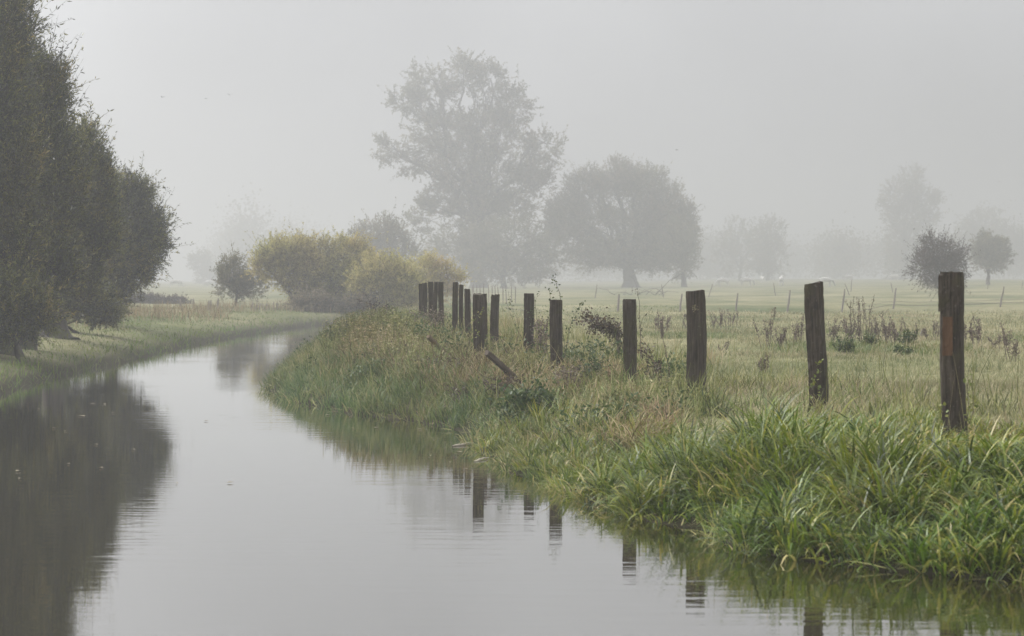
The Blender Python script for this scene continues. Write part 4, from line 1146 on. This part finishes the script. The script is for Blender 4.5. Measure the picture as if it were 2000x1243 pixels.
for px, py, s_ in [(159, 814, .16), (182, 790, .12), (203, 791, .12), (36, 922, .09), (39, 937, .05), (134, 908, .05), (260, 880, .07), (198, 916, .07), (187, 870, .07), (403, 824, .07),
                   (450, 945, .08), (105, 838, .06), (221, 808, .06), (128, 844, .06), (345, 946, .05), (75, 800, .06), (770, 806, .10), (735, 837, .10), (845, 858, .07), (840, 892, .08), (897, 885, .10),
                   (690, 838, .06), (640, 812, .10), (820, 840, .07), (880, 905, .07), (910, 918, .06), (975, 905, .06)]:
    D = 7020 / (py - 557); p = at(px, py, D)
    if proto is None: proto = lm.build('floating_leaf', M['fallen']); o = proto
    else: o = proto.copy(); COL.objects.link(o)
    o.location = (p[0], D, .004); o.scale = (s_, s_, 1); o.rotation_euler = (0, 0, rng.uniform(0, 6.28))
    if px < 500: tag(o, 'pale fallen leaf floating on the open water below the willows', 'leaf', 'leaves floating below the willows')
    else: tag(o, 'pale fallen leaf floating close to the weedy bank', 'leaf', 'leaves floating by the weedy bank')

# ------------------------------------------------------------------ mist
bm = bmesh.new(); bmesh.ops.create_cube(bm, size=1)
me = bpy.data.meshes.new('haze'); bm.to_mesh(me); bm.free()
hz = bpy.data.objects.new('haze', me); COL.objects.link(hz)
X0, X1, Y0, Y1, Z0, Z1 = -1900, 1900, -400, 2100, -1.6, 45
hz.scale = (X1 - X0, Y1 - Y0, Z1 - Z0); hz.location = ((X0 + X1) / 2, (Y0 + Y1) / 2, (Z0 + Z1) / 2)
m, nt, nd, lk = new_mat('mist'); out = nd.new('ShaderNodeOutputMaterial'); pv = nd.new('ShaderNodeVolumePrincipled')
pv.inputs['Color'].default_value = (.60, .606, .622, 1); pv.inputs['Density'].default_value = .0030; pv.inputs['Anisotropy'].default_value = .6
pv.inputs['Density Attribute'].default_value = ''; pv.inputs['Temperature Attribute'].default_value = ''
lk.new(pv.outputs[0], out.inputs['Volume']); me.materials.append(m)
tag(hz, 'even autumn mist filling the river meadow', kind='stuff')

# ------------------------------------------------------------------ light
SUN_AZ, SUN_EL = R(-58), R(38)          # soft sun behind the mist, ahead and to one side
sd = Vector((math.sin(SUN_AZ) * math.cos(SUN_EL), math.cos(SUN_AZ) * math.cos(SUN_EL), math.sin(SUN_EL)))
sl = bpy.data.lights.new('sun', 'SUN'); sl.energy = 3.5; sl.angle = R(40); sl.color = (1, .985, .96)
so = bpy.data.objects.new('sun', sl); COL.objects.link(so); so.rotation_euler = (-sd).to_track_quat('-Z', 'Y').to_euler(); so.location = (0, 0, 60)
w = bpy.data.worlds.new('World'); sc.world = w; w.use_nodes = True
nt = w.node_tree; nd = nt.nodes; lk = nt.links; nd.clear()
out = nd.new('ShaderNodeOutputWorld'); bg = nd.new('ShaderNodeBackground')
sky = nd.new('ShaderNodeTexSky'); sky.sky_type = 'NISHITA'; sky.sun_disc = False; sky.sun_elevation = SUN_EL; sky.sun_rotation = SUN_AZ
sky.air_density = 1.0; sky.dust_density = 4.0
hs = nd.new('ShaderNodeHueSaturation'); hs.inputs['Saturation'].default_value = .12; lk.new(sky.outputs[0], hs.inputs['Color'])
# overcast deck: brighter overhead, dimmer toward the horizon
tc = nd.new('ShaderNodeTexCoord'); sep = nd.new('ShaderNodeSeparateXYZ'); lk.new(tc.outputs['Generated'], sep.inputs[0])
mr = nd.new('ShaderNodeMapRange'); mr.inputs['From Min'].default_value = 0; mr.inputs['From Max'].default_value = 1
mr.inputs['To Min'].default_value = 2.4; mr.inputs['To Max'].default_value = 16.0; lk.new(sep.outputs['Z'], mr.inputs['Value'])
cmb = nd.new('ShaderNodeVectorMath'); cmb.operation = 'SCALE'; cmb.inputs[0].default_value = (.985, .995, 1.025); cn = nd.new('ShaderNodeTexNoise'); cn.inputs['Scale'].default_value = 3.2; cn.inputs['Detail'].default_value = 3; lk.new(tc.outputs['Generated'], cn.inputs['Vector'])
cr_ = nd.new('ShaderNodeMapRange'); cr_.inputs['From Min'].default_value = .3; cr_.inputs['From Max'].default_value = .7; cr_.inputs['To Min'].default_value = .6; cr_.inputs['To Max'].default_value = 1.3
lk.new(cn.outputs[0], cr_.inputs['Value'])
cm_ = nd.new('ShaderNodeMath'); cm_.operation = 'MULTIPLY'; lk.new(mr.outputs[0], cm_.inputs[0]); lk.new(cr_.outputs[0], cm_.inputs[1]); lk.new(cm_.outputs[0], cmb.inputs['Scale'])
mx = nd.new('ShaderNodeMix'); mx.data_type = 'RGBA'; mx.inputs[0].default_value = .92
lk.new(hs.outputs[0], mx.inputs[6]); lk.new(cmb.outputs[0], mx.inputs[7]); lk.new(mx.outputs[2], bg.inputs['Color'])
bg.inputs['Strength'].default_value = .10
lk.new(bg.outputs[0], out.inputs[0])

# ------------------------------------------------------------------ camera
cd = bpy.data.cameras.new('camera'); cam = bpy.data.objects.new('camera', cd); COL.objects.link(cam)
cd.sensor_width = 36; cd.lens = F * 36 / 2000; cd.clip_start = .1; cd.clip_end = 6000
cam.location = (0, 0, CAMZ); cam.rotation_euler = (R(90) - PITCH, 0, 0)
cd.dof.use_dof = True; cd.dof.focus_distance = 31; cd.dof.aperture_fstop = 4.0
sc.camera = cam
sc.view_settings.view_transform = 'Standard'; sc.view_settings.look = 'None'; sc.view_settings.gamma = 1; sc.view_settings.exposure = .6
sc.render.engine = 'CYCLES'
cy = sc.cycles
cy.use_denoising = True
cy.max_bounces = 6; cy.diffuse_bounces = 2; cy.glossy_bounces = 2; cy.transmission_bounces = 2; cy.volume_bounces = 1; cy.transparent_max_bounces = 4
